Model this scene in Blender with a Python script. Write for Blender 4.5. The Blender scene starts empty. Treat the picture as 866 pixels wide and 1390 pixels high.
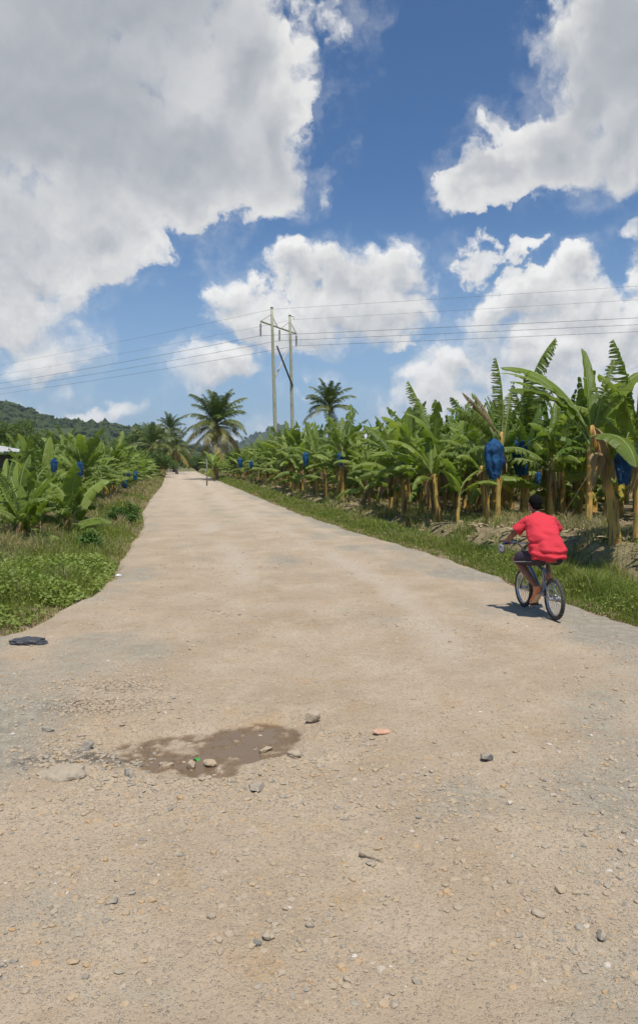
import bpy, bmesh, math, random
import numpy as np
from mathutils import Vector, Matrix
D = bpy.data
scene = bpy.context.scene
COL = scene.collection
R = math.radians
FPX = 1050.0; CAMZ = 1.9; HOR = 630.0          # focal length and horizon of the photograph, in its pixels

# ------------------------------------------------------------------ helpers
def tag(o, label=None, cat=None, group=None, kind=None):
    if label: o['label'] = label
    if cat: o['category'] = cat
    if group: o['group'] = group
    if kind: o['kind'] = kind
    return o

def link(o, parent=None):
    COL.objects.link(o)
    if parent is not None: o.parent = parent
    return o

def empty(name, loc=(0, 0, 0), rz=0.0, scale=1.0):
    o = D.objects.new(name, None); link(o)
    o.location = loc; o.rotation_euler = (0, 0, rz); o.scale = (scale,)*3
    o.empty_display_size = 0.2
    return o

def mesh_np(name, verts, faces, mats=(), smooth=False, attrs=None, fmat=None, uv=None):
    """faces: list of integer arrays (n,3) / (n,4)"""
    me = D.meshes.new(name)
    verts = np.asarray(verts, dtype=np.float32).reshape(-1, 3)
    faces = [np.asarray(f, dtype=np.int32) for f in faces if len(f)]
    loops = np.concatenate([f.ravel() for f in faces])
    tot = np.concatenate([np.full(len(f), f.shape[1], dtype=np.int32) for f in faces])
    start = np.concatenate([[0], np.cumsum(tot)[:-1]]).astype(np.int32)
    me.vertices.add(len(verts)); me.vertices.foreach_set('co', verts.ravel())
    me.loops.add(len(loops)); me.loops.foreach_set('vertex_index', loops)
    me.polygons.add(len(tot)); me.polygons.foreach_set('loop_start', start); me.polygons.foreach_set('loop_total', tot)
    if fmat is not None: me.polygons.foreach_set('material_index', np.asarray(fmat, dtype=np.int32))
    me.update(calc_edges=True)
    me.polygons.foreach_set('use_smooth', np.full(len(tot), smooth))
    for m in mats: me.materials.append(m)
    if attrs:
        for k, v in attrs.items():
            a = me.attributes.new(k, 'FLOAT', 'POINT'); a.data.foreach_set('value', np.asarray(v, dtype=np.float32))
    if uv is not None:
        l = me.uv_layers.new(name='UVMap'); l.data.foreach_set('uv', np.asarray(uv, dtype=np.float32)[loops].ravel())
    return me

class MB:
    """collects simple shapes into one mesh"""
    def __init__(s): s.v = []; s.f3 = []; s.f4 = []; s.n = 0; s.a = []
    def add(s, v, f3=(), f4=(), a=0.0):
        v = np.asarray(v, dtype=float).reshape(-1, 3); s.v.append(v)
        if len(f3): s.f3.append(np.asarray(f3) + s.n)
        if len(f4): s.f4.append(np.asarray(f4) + s.n)
        s.a.append(np.full(len(v), a)); s.n += len(v); return s
    def tube(s, pts, rad, seg=8, cap=True, a=0.0, squash=None):
        P = np.asarray(pts, dtype=float); n = len(P)
        rad = np.broadcast_to(np.asarray(rad, dtype=float), (n,))
        T = np.gradient(P, axis=0) if n > 2 else np.repeat((P[1]-P[0])[None], 2, 0)
        T /= np.linalg.norm(T, axis=1)[:, None] + 1e-12
        up = np.array([0, 0, 1.0]) if abs(T[0][2]) < .9 else np.array([1.0, 0, 0])
        V = []; x = np.cross(up, T[0]); x /= np.linalg.norm(x)
        for i in range(n):
            x = x - T[i]*np.dot(x, T[i]); x /= np.linalg.norm(x) + 1e-12
            y = np.cross(T[i], x)
            ang = np.linspace(0, 2*np.pi, seg, endpoint=False)
            sx, sy = (1, 1) if squash is None else squash
            V.append(P[i] + rad[i]*(np.cos(ang)[:, None]*x*sx + np.sin(ang)[:, None]*y*sy))
        V = np.concatenate(V)
        i = np.arange(n-1)[:, None]*seg; j = np.arange(seg)[None]
        j2 = (j+1) % seg
        q = np.stack([i+j, i+j2, i+seg+j2, i+seg+j], -1).reshape(-1, 4)
        f3 = []
        if cap:
            V = np.concatenate([V, P[:1], P[-1:]])
            c0, c1 = n*seg, n*seg+1
            for k in range(seg):
                f3.append((c0, (k+1) % seg, k)); f3.append((c1, (n-1)*seg+k, (n-1)*seg+(k+1) % seg))
        return s.add(V, f3, q, a)
    def box(s, c, size, rot=None, a=0.0):
        v = np.array([(x, y, z) for x in (-.5, .5) for y in (-.5, .5) for z in (-.5, .5)])*np.asarray(size)
        if rot is not None: v = v @ np.asarray(rot).T
        return s.add(v+np.asarray(c), (), [(0, 1, 3, 2), (4, 6, 7, 5), (0, 4, 5, 1), (2, 3, 7, 6), (0, 2, 6, 4), (1, 5, 7, 3)], a)
    def ell(s, c, r, seg=16, ring=10, rot=None, a=0.0):
        th = np.linspace(0, np.pi, ring+1)[1:-1]; ph = np.linspace(0, 2*np.pi, seg, endpoint=False)
        v = np.array([(math.sin(t)*math.cos(p), math.sin(t)*math.sin(p), math.cos(t)) for t in th for p in ph]+[(0, 0, 1), (0, 0, -1)])*np.asarray(r)
        if rot is not None: v = v @ np.asarray(rot).T
        m = ring-1; i = np.arange(m-1)[:, None]*seg; j = np.arange(seg)[None]; j2 = (j+1) % seg
        q = np.stack([i+j, i+seg+j, i+seg+j2, i+j2], -1).reshape(-1, 4)
        f3 = [(m*seg, k, (k+1) % seg) for k in range(seg)]+[(m*seg+1, (m-1)*seg+(k+1) % seg, (m-1)*seg+k) for k in range(seg)]
        return s.add(v+np.asarray(c), f3, q, a)
    def torus(s, c, R_, r, axis=(1, 0, 0), seg=40, tube=10, squash=1.0, a=0.0):
        ax = np.asarray(axis, float); ax /= np.linalg.norm(ax)
        u = np.cross(ax, (0, 0, 1.0)); u /= np.linalg.norm(u); w = np.cross(ax, u)
        V = []
        for i in range(seg):
            t = 2*np.pi*i/seg; d = math.cos(t)*u+math.sin(t)*w
            for k in range(tube):
                p = 2*np.pi*k/tube
                V.append(np.asarray(c)+d*(R_+r*math.cos(p))+ax*r*squash*math.sin(p))
        i = np.arange(seg)[:, None]; j = np.arange(tube)[None]
        q = np.stack([i*tube+j, ((i+1) % seg)*tube+j, ((i+1) % seg)*tube+(j+1) % tube, i*tube+(j+1) % tube], -1).reshape(-1, 4)
        return s.add(V, (), q, a)
    def mesh(s, name, mats, smooth=True):
        f = []
        if s.f3: f.append(np.concatenate(s.f3))
        if s.f4: f.append(np.concatenate(s.f4))
        return mesh_np(name, np.concatenate(s.v), f, mats, smooth, {'tone': np.concatenate(s.a)})
    def build(s, name, mat, parent=None, smooth=True):
        o = D.objects.new(name, s.mesh(name, [mat] if mat else [], smooth)); return link(o, parent)

# value noise in numpy -------------------------------------------------------
def _h(ix, iy, iz, seed):
    n = (ix*374761393 + iy*668265263 + iz*2147483647 + seed*1274126177) & 0xffffffff
    n = ((n ^ (n >> 13))*1274126177) & 0xffffffff
    n = ((n ^ (n >> 15))*2246822519) & 0xffffffff
    return ((n ^ (n >> 16)) & 0xffff)/65535.0
def vnoise(x, y, z=0.0, seed=0):
    x, y, z = np.broadcast_arrays(np.asarray(x, float), np.asarray(y, float), np.asarray(z, float))
    x0, y0, z0 = np.floor(x), np.floor(y), np.floor(z)
    fx, fy, fz = x-x0, y-y0, z-z0
    fx, fy, fz = fx*fx*(3-2*fx), fy*fy*(3-2*fy), fz*fz*(3-2*fz)
    ix, iy, iz = x0.astype(np.int64), y0.astype(np.int64), z0.astype(np.int64)
    r = 0
    for a in (0, 1):
        for b in (0, 1):
            for c in (0, 1):
                r = r + _h(ix+a, iy+b, iz+c, seed)*(fx if a else 1-fx)*(fy if b else 1-fy)*(fz if c else 1-fz)
    return r*2-1
def fbm(x, y, z=0.0, octv=4, seed=0, gain=.5):
    s = 0; a = 1.0; t = 0
    for i in range(octv):
        s = s + a*vnoise(np.asarray(x)*2**i, np.asarray(y)*2**i, np.asarray(z)*2**i, seed+i*17); t += a; a *= gain
    return s/t
def sstep(a, b, x):
    t = np.clip((x-a)/(b-a), 0, 1); return t*t*(3-2*t)

# materials ------------------------------------------------------------------
class NT:
    def __init__(s, tree): s.t = tree; s.L = tree.links
    def n(s, typ, **kw):
        nd = s.t.nodes.new(typ)
        for k, v in kw.items():
            if k in ('op', 'operation'): nd.operation = v
            elif hasattr(nd, k) and not k.startswith('i_'): setattr(nd, k, v)
        return nd
    def set(s, sock, v):
        if isinstance(v, bpy.types.NodeSocket): s.L.new(v, sock)
        elif v is not None: sock.default_value = v
    def math(s, op, a, b=None, c=None, clamp=False):
        nd = s.t.nodes.new('ShaderNodeMath'); nd.operation = op; nd.use_clamp = clamp
        s.set(nd.inputs[0], a)
        if b is not None: s.set(nd.inputs[1], b)
        if c is not None: s.set(nd.inputs[2], c)
        return nd.outputs[0]
    def vec(s, op, a, b=None, out=0):
        nd = s.t.nodes.new('ShaderNodeVectorMath'); nd.operation = op
        s.set(nd.inputs[0], a)
        if b is not None:
            s.set(nd.inputs[3 if op == 'SCALE' else 1], b)
        return nd.outputs[out]
    def mr(s, v, a, b, c=0.0, d=1.0, smooth=True):
        nd = s.t.nodes.new('ShaderNodeMapRange'); nd.interpolation_type = 'SMOOTHSTEP' if smooth else 'LINEAR'
        s.set(nd.inputs[0], v)
        for i, x in enumerate((a, b, c, d)): s.set(nd.inputs[i+1], x)
        return nd.outputs[0]
    def mix(s, f, a, b, blend='MIX'):
        nd = s.t.nodes.new('ShaderNodeMix'); nd.data_type = 'RGBA'; nd.blend_type = blend; nd.clamp_factor = True
        s.set(nd.inputs[0], f)
        for i, x in ((6, a), (7, b)):
            s.set(nd.inputs[i], x if isinstance(x, bpy.types.NodeSocket) else (tuple(x)+(1,) if len(x) == 3 else x))
        return nd.outputs[2]
    def noise(s, vec, scale, detail=3, rough=.5, out='Fac', dist=0.0, norm=True):
        nd = s.t.nodes.new('ShaderNodeTexNoise'); s.set(nd.inputs['Vector'], vec)
        nd.inputs['Scale'].default_value = scale; nd.inputs['Detail'].default_value = detail
        nd.inputs['Roughness'].default_value = rough; nd.inputs['Distortion'].default_value = dist
        return nd.outputs[out]
    def voro(s, vec, scale, feature='F1', out='Distance', rand=1.0):
        nd = s.t.nodes.new('ShaderNodeTexVoronoi'); nd.feature = feature
        s.set(nd.inputs['Vector'], vec); nd.inputs['Scale'].default_value = scale
        nd.inputs['Randomness'].default_value = rand
        return nd.outputs[out]
    def attr(s, name, out='Fac'):
        nd = s.t.nodes.new('ShaderNodeAttribute'); nd.attribute_name = name; return nd.outputs[out]
    def bump(s, h, strength=.5, dist=.01, normal=None):
        nd = s.t.nodes.new('ShaderNodeBump'); nd.inputs['Strength'].default_value = strength; nd.inputs['Distance'].default_value = dist
        s.set(nd.inputs['Height'], h)
        if normal is not None: s.set(nd.inputs['Normal'], normal)
        return nd.outputs[0]

def new_mat(name):
    m = D.materials.new(name); m.use_nodes = True
    t = m.node_tree; t.nodes.clear()
    N = NT(t); out = t.nodes.new('ShaderNodeOutputMaterial')
    return m, N, out
def principled(N, out, color, rough=.8, normal=None, spec=.3, metal=0.0):
    p = N.t.nodes.new('ShaderNodeBsdfPrincipled')
    N.set(p.inputs['Base Color'], color if isinstance(color, bpy.types.NodeSocket) else tuple(color)+(1,))
    N.set(p.inputs['Roughness'], rough); N.set(p.inputs['Specular IOR Level'], spec); N.set(p.inputs['Metallic'], metal)
    if normal is not None: N.L.new(normal, p.inputs['Normal'])
    if out is not None: N.L.new(p.outputs[0], out.inputs[0])
    return p
def pos(N): return N.t.nodes.new('ShaderNodeNewGeometry').outputs['Position']
def objco(N): return N.t.nodes.new('ShaderNodeTexCoord').outputs['Object']
def orand(N): return N.t.nodes.new('ShaderNodeObjectInfo').outputs['Random']

def simple(name, col, col2=None, rough=.6, scale=30, metal=0.0, spec=.4, bump=0.0):
    m, N, out = new_mat(name)
    c = col
    nz = N.noise(objco(N), scale, 5, .6)
    if col2: c = N.mix(N.mr(nz, .35, .65), col, col2)
    nm = N.bump(nz, bump, .01) if bump else None
    principled(N, out, c, rough, nm, spec, metal); return m

def leafmat(name, ca, cb, trans=.35, rough=.45, brown=None, edge=False, tonecol=None, veins=False, spec=.35):
    """thin leaf: colour between ca and cb by object and by clump, light passes through"""
    m, N, out = new_mat(name)
    co = objco(N)
    r = N.math('ADD', N.math('MULTIPLY', orand(N), .6), N.math('MULTIPLY', N.noise(co, 1.7, 3, .6), .55))
    r = N.math('SUBTRACT', r, .08)
    c = N.mix(r, ca, cb)
    if tonecol is not None: c = N.mix(N.attr('tone'), c, tonecol)
    nm = None
    if edge:
        uv = N.t.nodes.new('ShaderNodeUVMap'); sp = N.t.nodes.new('ShaderNodeSeparateXYZ'); N.L.new(uv.outputs[0], sp.inputs[0])
        v = sp.outputs[1]
        e = N.math('ADD', v, N.math('MULTIPLY', N.noise(co, 9, 4, .6), .5))
        e = N.math('ADD', e, N.math('MULTIPLY', orand(N), .28))
        c = N.mix(N.mr(e, 1.42, 1.58), c, brown)
        c = N.mix(N.mr(v, .0, .09, .75, 0), c, (.30, .36, .10))
        w = N.t.nodes.new('ShaderNodeTexWave'); w.bands_direction = 'X'; N.L.new(uv.outputs[0], w.inputs[0]); w.inputs['Scale'].default_value = 22
        w.inputs['Distortion'].default_value = .6
        nm = N.bump(w.outputs['Fac'], .5, .006)
        c = N.mix(N.math('MULTIPLY', w.outputs['Fac'], .22), c, cb)
    p = principled(N, None, c, rough, nm, spec)
    tr = N.t.nodes.new('ShaderNodeBsdfTranslucent')
    tc = N.mix(.5, c, N.vec('MULTIPLY', c, (1.5, 1.7, .5)))
    N.L.new(tc, tr.inputs[0])
    mx = N.t.nodes.new('ShaderNodeMixShader'); mx.inputs[0].default_value = trans
    N.L.new(p.outputs[0], mx.inputs[1]); N.L.new(tr.outputs[0], mx.inputs[2]); N.L.new(mx.outputs[0], out.inputs[0])
    return m

M = {}
# ------------------------------------------------------------------ lay of the land
LY = np.array([-25, 5, 7, 8.24, 8.7, 9.6, 10.84, 11.7, 13.1, 15.1, 18.6, 23.75, 30.7, 41.6, 68.8, 153, 200, 4000])
LX = np.array([-7, -4.7, -4.1, -3.65, -3.42, -3.36, -3.34, -3.3, -3.47, -3.86, -4.47, -5.36, -6.99, -9.07, -13.96, -30.2, -39.5, -39.5])
RY = np.array([-25, 5, 7.5, 9.19, 10.6, 13.3, 16.6, 20.6, 28.5, 36.3, 64.4, 133, 200, 4000])
RX = np.array([9, 5.6, 4.5, 3.79, 3.41, 2.99, 2.41, 1.31, -.46, -1.93, -7.05, -19.5, -31.5, -31.5])
def ledge(y): return np.interp(y, LY, LX)
def redge(y): return np.interp(y, RY, RX)
def dleft(x, y): return (ledge(y)-x)*.985
def dright(x, y): return (x-redge(y))*.985
ROAD_END = 203.0
PC = np.array([-.68, 5.28])
def puddle_d(x, y):
    """negative inside the puddle basin"""
    dx = x-PC[0]; dy = y-PC[1]
    yy = (dy - .22*dx)/.44; xx = dx/.68
    d = np.sqrt(xx*xx+yy*yy)-1
    return d + .30*fbm(x*3.2, y*3.2, octv=3, seed=5)
def road_h(x, y):
    z = .022*fbm(x*.6, y*.5, octv=3, seed=1)
    near = sstep(22, 8, y)
    z = z + near*(.010*fbm(x*4, y*4, octv=4, seed=2)+.0035*fbm(x*24, y*24, octv=3, seed=3))
    crust = sstep(1.6, .2, np.hypot((x+1.9)/1.3, (y-5.6)/1.2)) + sstep(1.2, .3, np.hypot((x+.5)/1.6, (y-4.45)/.35))
    z = z + near*crust*.022*np.abs(fbm(x*9, y*9, octv=3, seed=4))
    pd = puddle_d(x, y)
    z = z - .042*sstep(.40, -.35, pd) - .018*sstep(.9, .2, pd) + .020*near*np.clip(fbm(x*11, y*9, octv=3, seed=6)+.05, 0, 1)*sstep(.9, .3, pd)
    rim = np.exp(-((pd-.32)/.16)**2)*sstep(PC[1]+.15, PC[1]-.25, y)
    z = z + .028*rim
    return z
def ground_h(x, y):
    x = np.asarray(x, float); y = np.asarray(y, float)
    dl = dleft(x, y); dr = dright(x, y)
    und = .05*fbm(x*.5, y*.5, octv=3, seed=11)
    # right: verge, shallow ditch, soil bank, field
    wob = .6*fbm(x*.25, y*.25, octv=2, seed=12)
    gr = -.02 + .04*sstep(0, .3, dr) - .30*sstep(.9, 1.9, dr+wob*.6) + (.68-.27*sstep(14, 25, y)+.12*vnoise(x*.3, y*.3, seed=3))*sstep(2.0, 2.9, dr+wob) - .12*sstep(4, 8, dr)
    gl = -.02 + .05*sstep(0, .4, dl) + .14*sstep(.5, 2.5, dl) - .15*sstep(3.0, 6, dl)
    g = np.where(dr > 0, gr+und*sstep(.2, 1.2, dr), np.where(dl > 0, gl+und*sstep(.2, 1.2, dl), -.16))
    rough = .03*fbm(x*3, y*3, octv=3, seed=13)*sstep(60, 20, y)
    g = g + rough*(sstep(.3, 1.5, dr)+sstep(.3, 1.5, dl))
    # beyond the bend the track turns left
    far = sstep(190, 198, y)*sstep(215, 206, y)*(x < -30)
    g = g*(1-far) - .1*far
    return g
# ------------------------------------------------------------------ ground and road
def grid_faces(nr, nc):
    i = np.arange(nr-1)[:, None]*nc; j = np.arange(nc-1)[None]
    return np.stack([i+j, i+j+1, i+nc+j+1, i+nc+j], -1).reshape(-1, 4)

def build_ground():
    w = list(np.arange(-13, 13.01, .13)); s = .2; a = 13.
    tail = []
    while a < 3600: a += s; s *= 1.13; tail.append(a)
    w = np.array([-t for t in tail[::-1]]+w+tail)
    ys = [-3000, -900, -300, -120, -60, -30, -15, -6]+list(np.arange(0, 30, .14)); s = .15; a = 30.
    while a < 3600: ys.append(a); s *= 1.035; a += s
    ys = np.array(ys)
    Y, W = np.meshgrid(ys, w, indexing='ij')
    X = (ledge(Y)+redge(Y))/2 + W
    Z = ground_h(X, Y)
    m, N, out = new_mat('soil')
    P = pos(N)
    n1 = N.noise(P, .55, 5, .6); n2 = N.noise(P, 5, 5, .65); n3 = N.noise(P, 40, 3, .6)
    soil = N.mix(N.mr(n2, .3, .7), (.21, .15, .085), (.36, .275, .17))
    gr = N.mix(N.mr(n2, .35, .65), (.075, .105, .028), (.13, .15, .045))
    c = N.mix(N.math('MULTIPLY', N.attr('green'), N.mr(n1, .38, .55)), soil, gr)
    nm = N.bump(N.math('ADD', n2, N.math('MULTIPLY', n3, .5)), .8, .05)
    principled(N, out, c, .95, nm, .1)
    dr, dl = dright(X, Y), dleft(X, Y)
    green = np.where(dr > 0, sstep(.1, .5, dr)*(1-sstep(2.0, 2.4, dr)*.72), np.where(dl > 0, sstep(.1, .5, dl)*(1-.5*sstep(4, 6, dl)), 0))
    green = np.maximum(green, sstep(150, 260, Y))
    me = mesh_np('ground', np.stack([X, Y, Z], -1), [grid_faces(len(ys), len(w))], [m], True, {'green': green.ravel()})
    tag(link(D.objects.new('ground', me)), 'green and bare soil verges and plantation floor', kind='structure')

def build_road():
    ys = list(np.arange(-25, 2.4, .5))+list(np.arange(2.4, 9, .0145)); s = .0145; a = 9.
    while a < ROAD_END: ys.append(a); s *= 1.018; a += s
    ys.append(ROAD_END); ys = np.array(ys)
    nc = 640
    u = np.linspace(-1, 1, nc); t = .5+.5*(.72*u+.28*u**3)
    Lx, Rx = ledge(ys), redge(ys)
    rag = .16*fbm(ys*1.3, 0*ys, octv=4, seed=31); rag2 = .16*fbm(ys*1.3, 0*ys+9, octv=4, seed=32)
    Lx = Lx+rag-.10; Rx = Rx+rag2+.10
    Lx = np.where(ys > 197.5, -75, Lx)
    X = Lx[:, None]+(Rx-Lx)[:, None]*t[None]; Y = np.repeat(ys[:, None], nc, 1)
    Z = road_h(X, Y)
    e = np.minimum(t, 1-t)[None]*(Rx-Lx)[:, None]
    Z = Z - .10*sstep(.22, 0, e)
    pd = puddle_d(X, Y)
    wet = sstep(-.040, -.050, Z+.006*fbm(X*9, Y*9, octv=3, seed=41))*(pd < .8)
    # grey broken stone and tar shows through the tan dust along the outer thirds
    cx = (ledge(Y)+redge(Y))/2; off = (X-cx)
    g = fbm(X*1.3, Y*.9, octv=5, seed=42)*1.25
    right = sstep(.2, 1.7, X)*sstep(7.5, 5, Y)*.40 + sstep(.6, 2.4, off)*.4
    leftm = sstep(-1.2, -2.2, X)*sstep(3.4, 4.2, Y)*sstep(9.5, 7.5, Y)*.85
    grey = np.clip(.02 + right + leftm + g*.75 + .12*sstep(12, 45, Y), 0, 1)
    grey = grey*(1-.7*np.exp(-((X+.2)/1.3)**2-((Y-7.2)/1.8)**2))
    dark = sstep(.8, .2, np.hypot((X+1.60)/.70, (Y-4.98)/.24)+.35*fbm(X*6, Y*6, octv=3, seed=44))
    wav = .35*fbm(Y*.12, 0*Y+3, octv=2, seed=47)
    track = (np.exp(-((np.abs(off-wav)-1.0)/.33)**2)+.5*np.exp(-((off-wav-2.2)/.3)**2))*sstep(-.25, .35, fbm(X*1.5, Y*.35, octv=4, seed=49)+.1)*sstep(5.5, 9, Y)
    track = np.clip(track+.55*sstep(10, 40, Y), 0, 1.2)
    grey = np.clip(grey*(1-.6*np.minimum(track, 1))+.30*np.exp(-((off-wav)/.4)**2)*sstep(8, 12, Y)+.35*sstep(1.1, .3, e), 0, 1)
    crack = sstep(1.0, .3, np.hypot((X+1.75)/.75, (Y-6.35)/.75))*sstep(-.3, .3, fbm(X*3, Y*3, octv=2, seed=46)+.15)
    m, N, out = new_mat('dirt_road')
    P = pos(N)
    big = N.noise(P, .9, 5, .6); med = N.noise(P, 7, 6, .65); fine = N.noise(P, 60, 4, .7); fine2 = N.noise(P, 210, 2, .6)
    flat = N.vec('MULTIPLY', P, (1, 1, .05))
    vd = N.voro(flat, 42, 'F1', 'Distance'); vc = N.voro(flat, 42, 'F1', 'Color'); vd2 = N.voro(flat, 95, 'F1', 'Distance'); vc2 = N.voro(flat, 95, 'F1', 'Color')
    tan_ = N.mix(N.mr(big, .3, .7), (.372, .276, .180), (.50, .385, .275))
    tan_ = N.mix(N.mr(med, .3, .75, 0, .8), tan_, (.44, .345, .225))
    tan_ = N.mix(N.mr(N.noise(P, 2.3, 4, .6), .55, .72, 0, .6), tan_, (.45, .30, .155))
    gcol = N.mix(N.mr(med, .3, .7), (.270, .240, .182), (.395, .350, .268))
    pale = N.mr(N.noise(N.vec('MULTIPLY', P, (1, .6, 1)), 1.3, 7, .66), .47, .66, 0, .6)
    tan_ = N.mix(pale, tan_, (.53, .428, .300))
    gm = N.mr(N.math('ADD', N.attr('grey'), N.math('MULTIPLY', N.math('SUBTRACT', med, .5), .9)), .2, .9)
    tan_ = N.mix(N.math('MULTIPLY', N.attr('track'), .6), tan_, (.53, .445, .345))
    c = N.mix(gm, tan_, gcol)
    c = N.mix(N.mr(N.noise(P, 11, 6, .75), .57, .70, 0, .5), c, (.235, .185, .135))
    c = N.mix(N.mr(N.noise(N.vec('ADD', P, (31, 7, 0)), 8, 6, .75), .58, .70, 0, .5), c, (.60, .52, .41))
    # small chips of stone
    sx = N.t.nodes.new('ShaderNodeSeparateColor'); N.L.new(vc, sx.inputs[0])
    sy = N.t.nodes.new('ShaderNodeSeparateColor'); N.L.new(vc2, sy.inputs[0])
    chip = N.math('MULTIPLY', N.mr(vd, .26, .34, 1, 0), N.math('GREATER_THAN', sx.outputs[0], .50))
    chip2 = N.math('MULTIPLY', N.mr(vd2, .28, .36, 1, 0), N.math('GREATER_THAN', sy.outputs[0], .35))
    gp = N.math('ADD', N.math('MULTIPLY', gm, .55), N.mr(big, .35, .65, .15, .5))
    c = N.mix(N.math('MULTIPLY', chip, gp), c, N.mix(sx.outputs[1], (.22, .20, .17), (.55, .46, .34)))
    c = N.mix(N.math('MULTIPLY', chip2, gp), c, N.mix(sy.outputs[1], (.20, .175, .14), (.60, .50, .38)))
    c = N.mix(N.mr(fine, .56, .74, 0, .62), c, (.19, .145, .10))
    c = N.mix(N.mr(fine2, .6, .75, 0, .35), c, (.62, .52, .40))
    c = N.mix(N.math('MULTIPLY', N.attr('dark'), N.mr(med, .35, .6, .2, .9)), c, (.10, .09, .075))
    c = N.mix(N.attr('wet'), c, N.vec('MULTIPLY', c, (.50, .44, .38)))
    warped = N.vec('ADD', P, N.vec('SCALE', N.noise(P, 6, 3, .6, 'Color'), .08))
    cr = N.voro(N.vec('MULTIPLY', warped, (1, 1, 0)), 17, 'DISTANCE_TO_EDGE', 'Distance')
    crm = N.math('MULTIPLY', N.mr(cr, .0, .05, 1, 0), N.attr('crack'))
    c = N.mix(N.math('MULTIPLY', crm, .65), c, (.14, .105, .07))
    h = N.math('ADD', N.math('MULTIPLY', med, .5), N.math('ADD', N.math('MULTIPLY', fine, .55), N.math('MULTIPLY', fine2, .2)))
    h = N.math('ADD', h, N.math('MULTIPLY', N.math('ADD', chip, N.math('MULTIPLY', chip2, .6)), .35))
    h = N.math('SUBTRACT', h, N.math('MULTIPLY', crm, .8))
    nm = N.bump(h, 1.0, .020)
    principled(N, out, c, N.mr(N.attr('wet'), 0, 1, .95, .5), nm, .2)
    me = mesh_np('dirt_road', np.stack([X, Y, Z], -1), [grid_faces(len(ys), nc)], [m], True,
                 {'wet': wet.ravel(), 'grey': grey.ravel(), 'dark': dark.ravel(), 'track': track.ravel(), 'crack': crack.ravel()})
    tag(link(D.objects.new('dirt_road', me)), 'dusty tan gravel road running away between the banana groves', kind='structure')

def build_puddle():
    n = 120; xs = np.linspace(PC[0]-1.15, PC[0]+1.25, n); ys = np.linspace(PC[1]-.85, PC[1]+.95, n)
    X, Y = np.meshgrid(xs, ys); keep = puddle_d(X, Y) < .5
    Z = np.full(X.shape, -.0535)
    f = grid_faces(n, n); f = f[keep.ravel()[f].all(1)]
    m, N, out = new_mat('muddy_water')
    P = pos(N)
    c = N.mix(N.noise(P, 3, 3, .5), (.135, .088, .050), (.19, .130, .078))
    principled(N, out, c, .16, N.bump(N.noise(P, 14, 2, .5), .05, .01), .2)
    me = mesh_np('puddle', np.stack([X, Y, Z], -1), [f], [m], True)
    tag(link(D.objects.new('puddle', me)), 'shallow brown puddle in a pothole of the road', kind='structure')
build_ground(); build_road(); build_puddle()

# ------------------------------------------------------------------ stones
rng = np.random.default_rng(7)
def ico(sub):
    bm = bmesh.new(); bmesh.ops.create_icosphere(bm, subdivisions=sub, radius=1.0)
    v = np.array([x.co[:] for x in bm.verts]); f = np.array([[q.index for q in x.verts] for x in bm.faces]); bm.free(); return v, f
ICO1, ICO2, ICO3 = ico(1), ico(2), ico(3)
def rotz(a): c, s = math.cos(a), math.sin(a); return np.array([[c, -s, 0], [s, c, 0], [0, 0, 1]])
def stone_shape(base, seed, rough=.25, angular=True):
    v, f = base; v = v*(1+rough*fbm(v[:, 0]*1.3+seed*7.1, v[:, 1]*1.3, v[:, 2]*1.3, 3, seed)[:, None]*1.6)
    if angular:
        r2 = np.random.default_rng(seed)
        for k in range(7):      # chop with planes for flat broken faces
            d = r2.normal(size=3); d /= np.linalg.norm(d); h = r2.uniform(.55, .85)
            e = v@d-h; v = v - np.clip(e, 0, None)[:, None]*d
    return v, f
stone_m, N, out = new_mat('stone')
_t = N.attr('tone')
_c = N.mix(N.mr(_t, 0, .35, 0, 1, False), (.21, .20, .18), (.35, .31, .245))
_c = N.mix(N.mr(_t, .35, .7, 0, 1, False), _c, (.44, .335, .215))
_c = N.mix(N.mr(_t, .7, .85, 0, 1, False), _c, (.46, .30, .155))
_c = N.mix(N.mr(_t, .93, 1.0, 0, 1, False), _c, (.60, .54, .46))
_n = N.noise(pos(N), 70, 5, .7)
_c = N.mix(N.mr(_n, .35, .7, 0, .5), _c, N.vec('MULTIPLY', _c, (.55, .52, .5)))
_up = N.t.nodes.new('ShaderNodeSeparateXYZ'); N.L.new(N.t.nodes.new('ShaderNodeNewGeometry').outputs['Normal'], _up.inputs[0])
_c = N.mix(N.math('MULTIPLY', N.mr(N.noise(pos(N), 25, 3, .6), .35, .6), N.mr(_up.outputs[2], .2, .9, 0, .85)), _c, (.41, .325, .225))
principled(N, out, _c, .9, N.bump(_n, .5, .004), .2)

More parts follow.
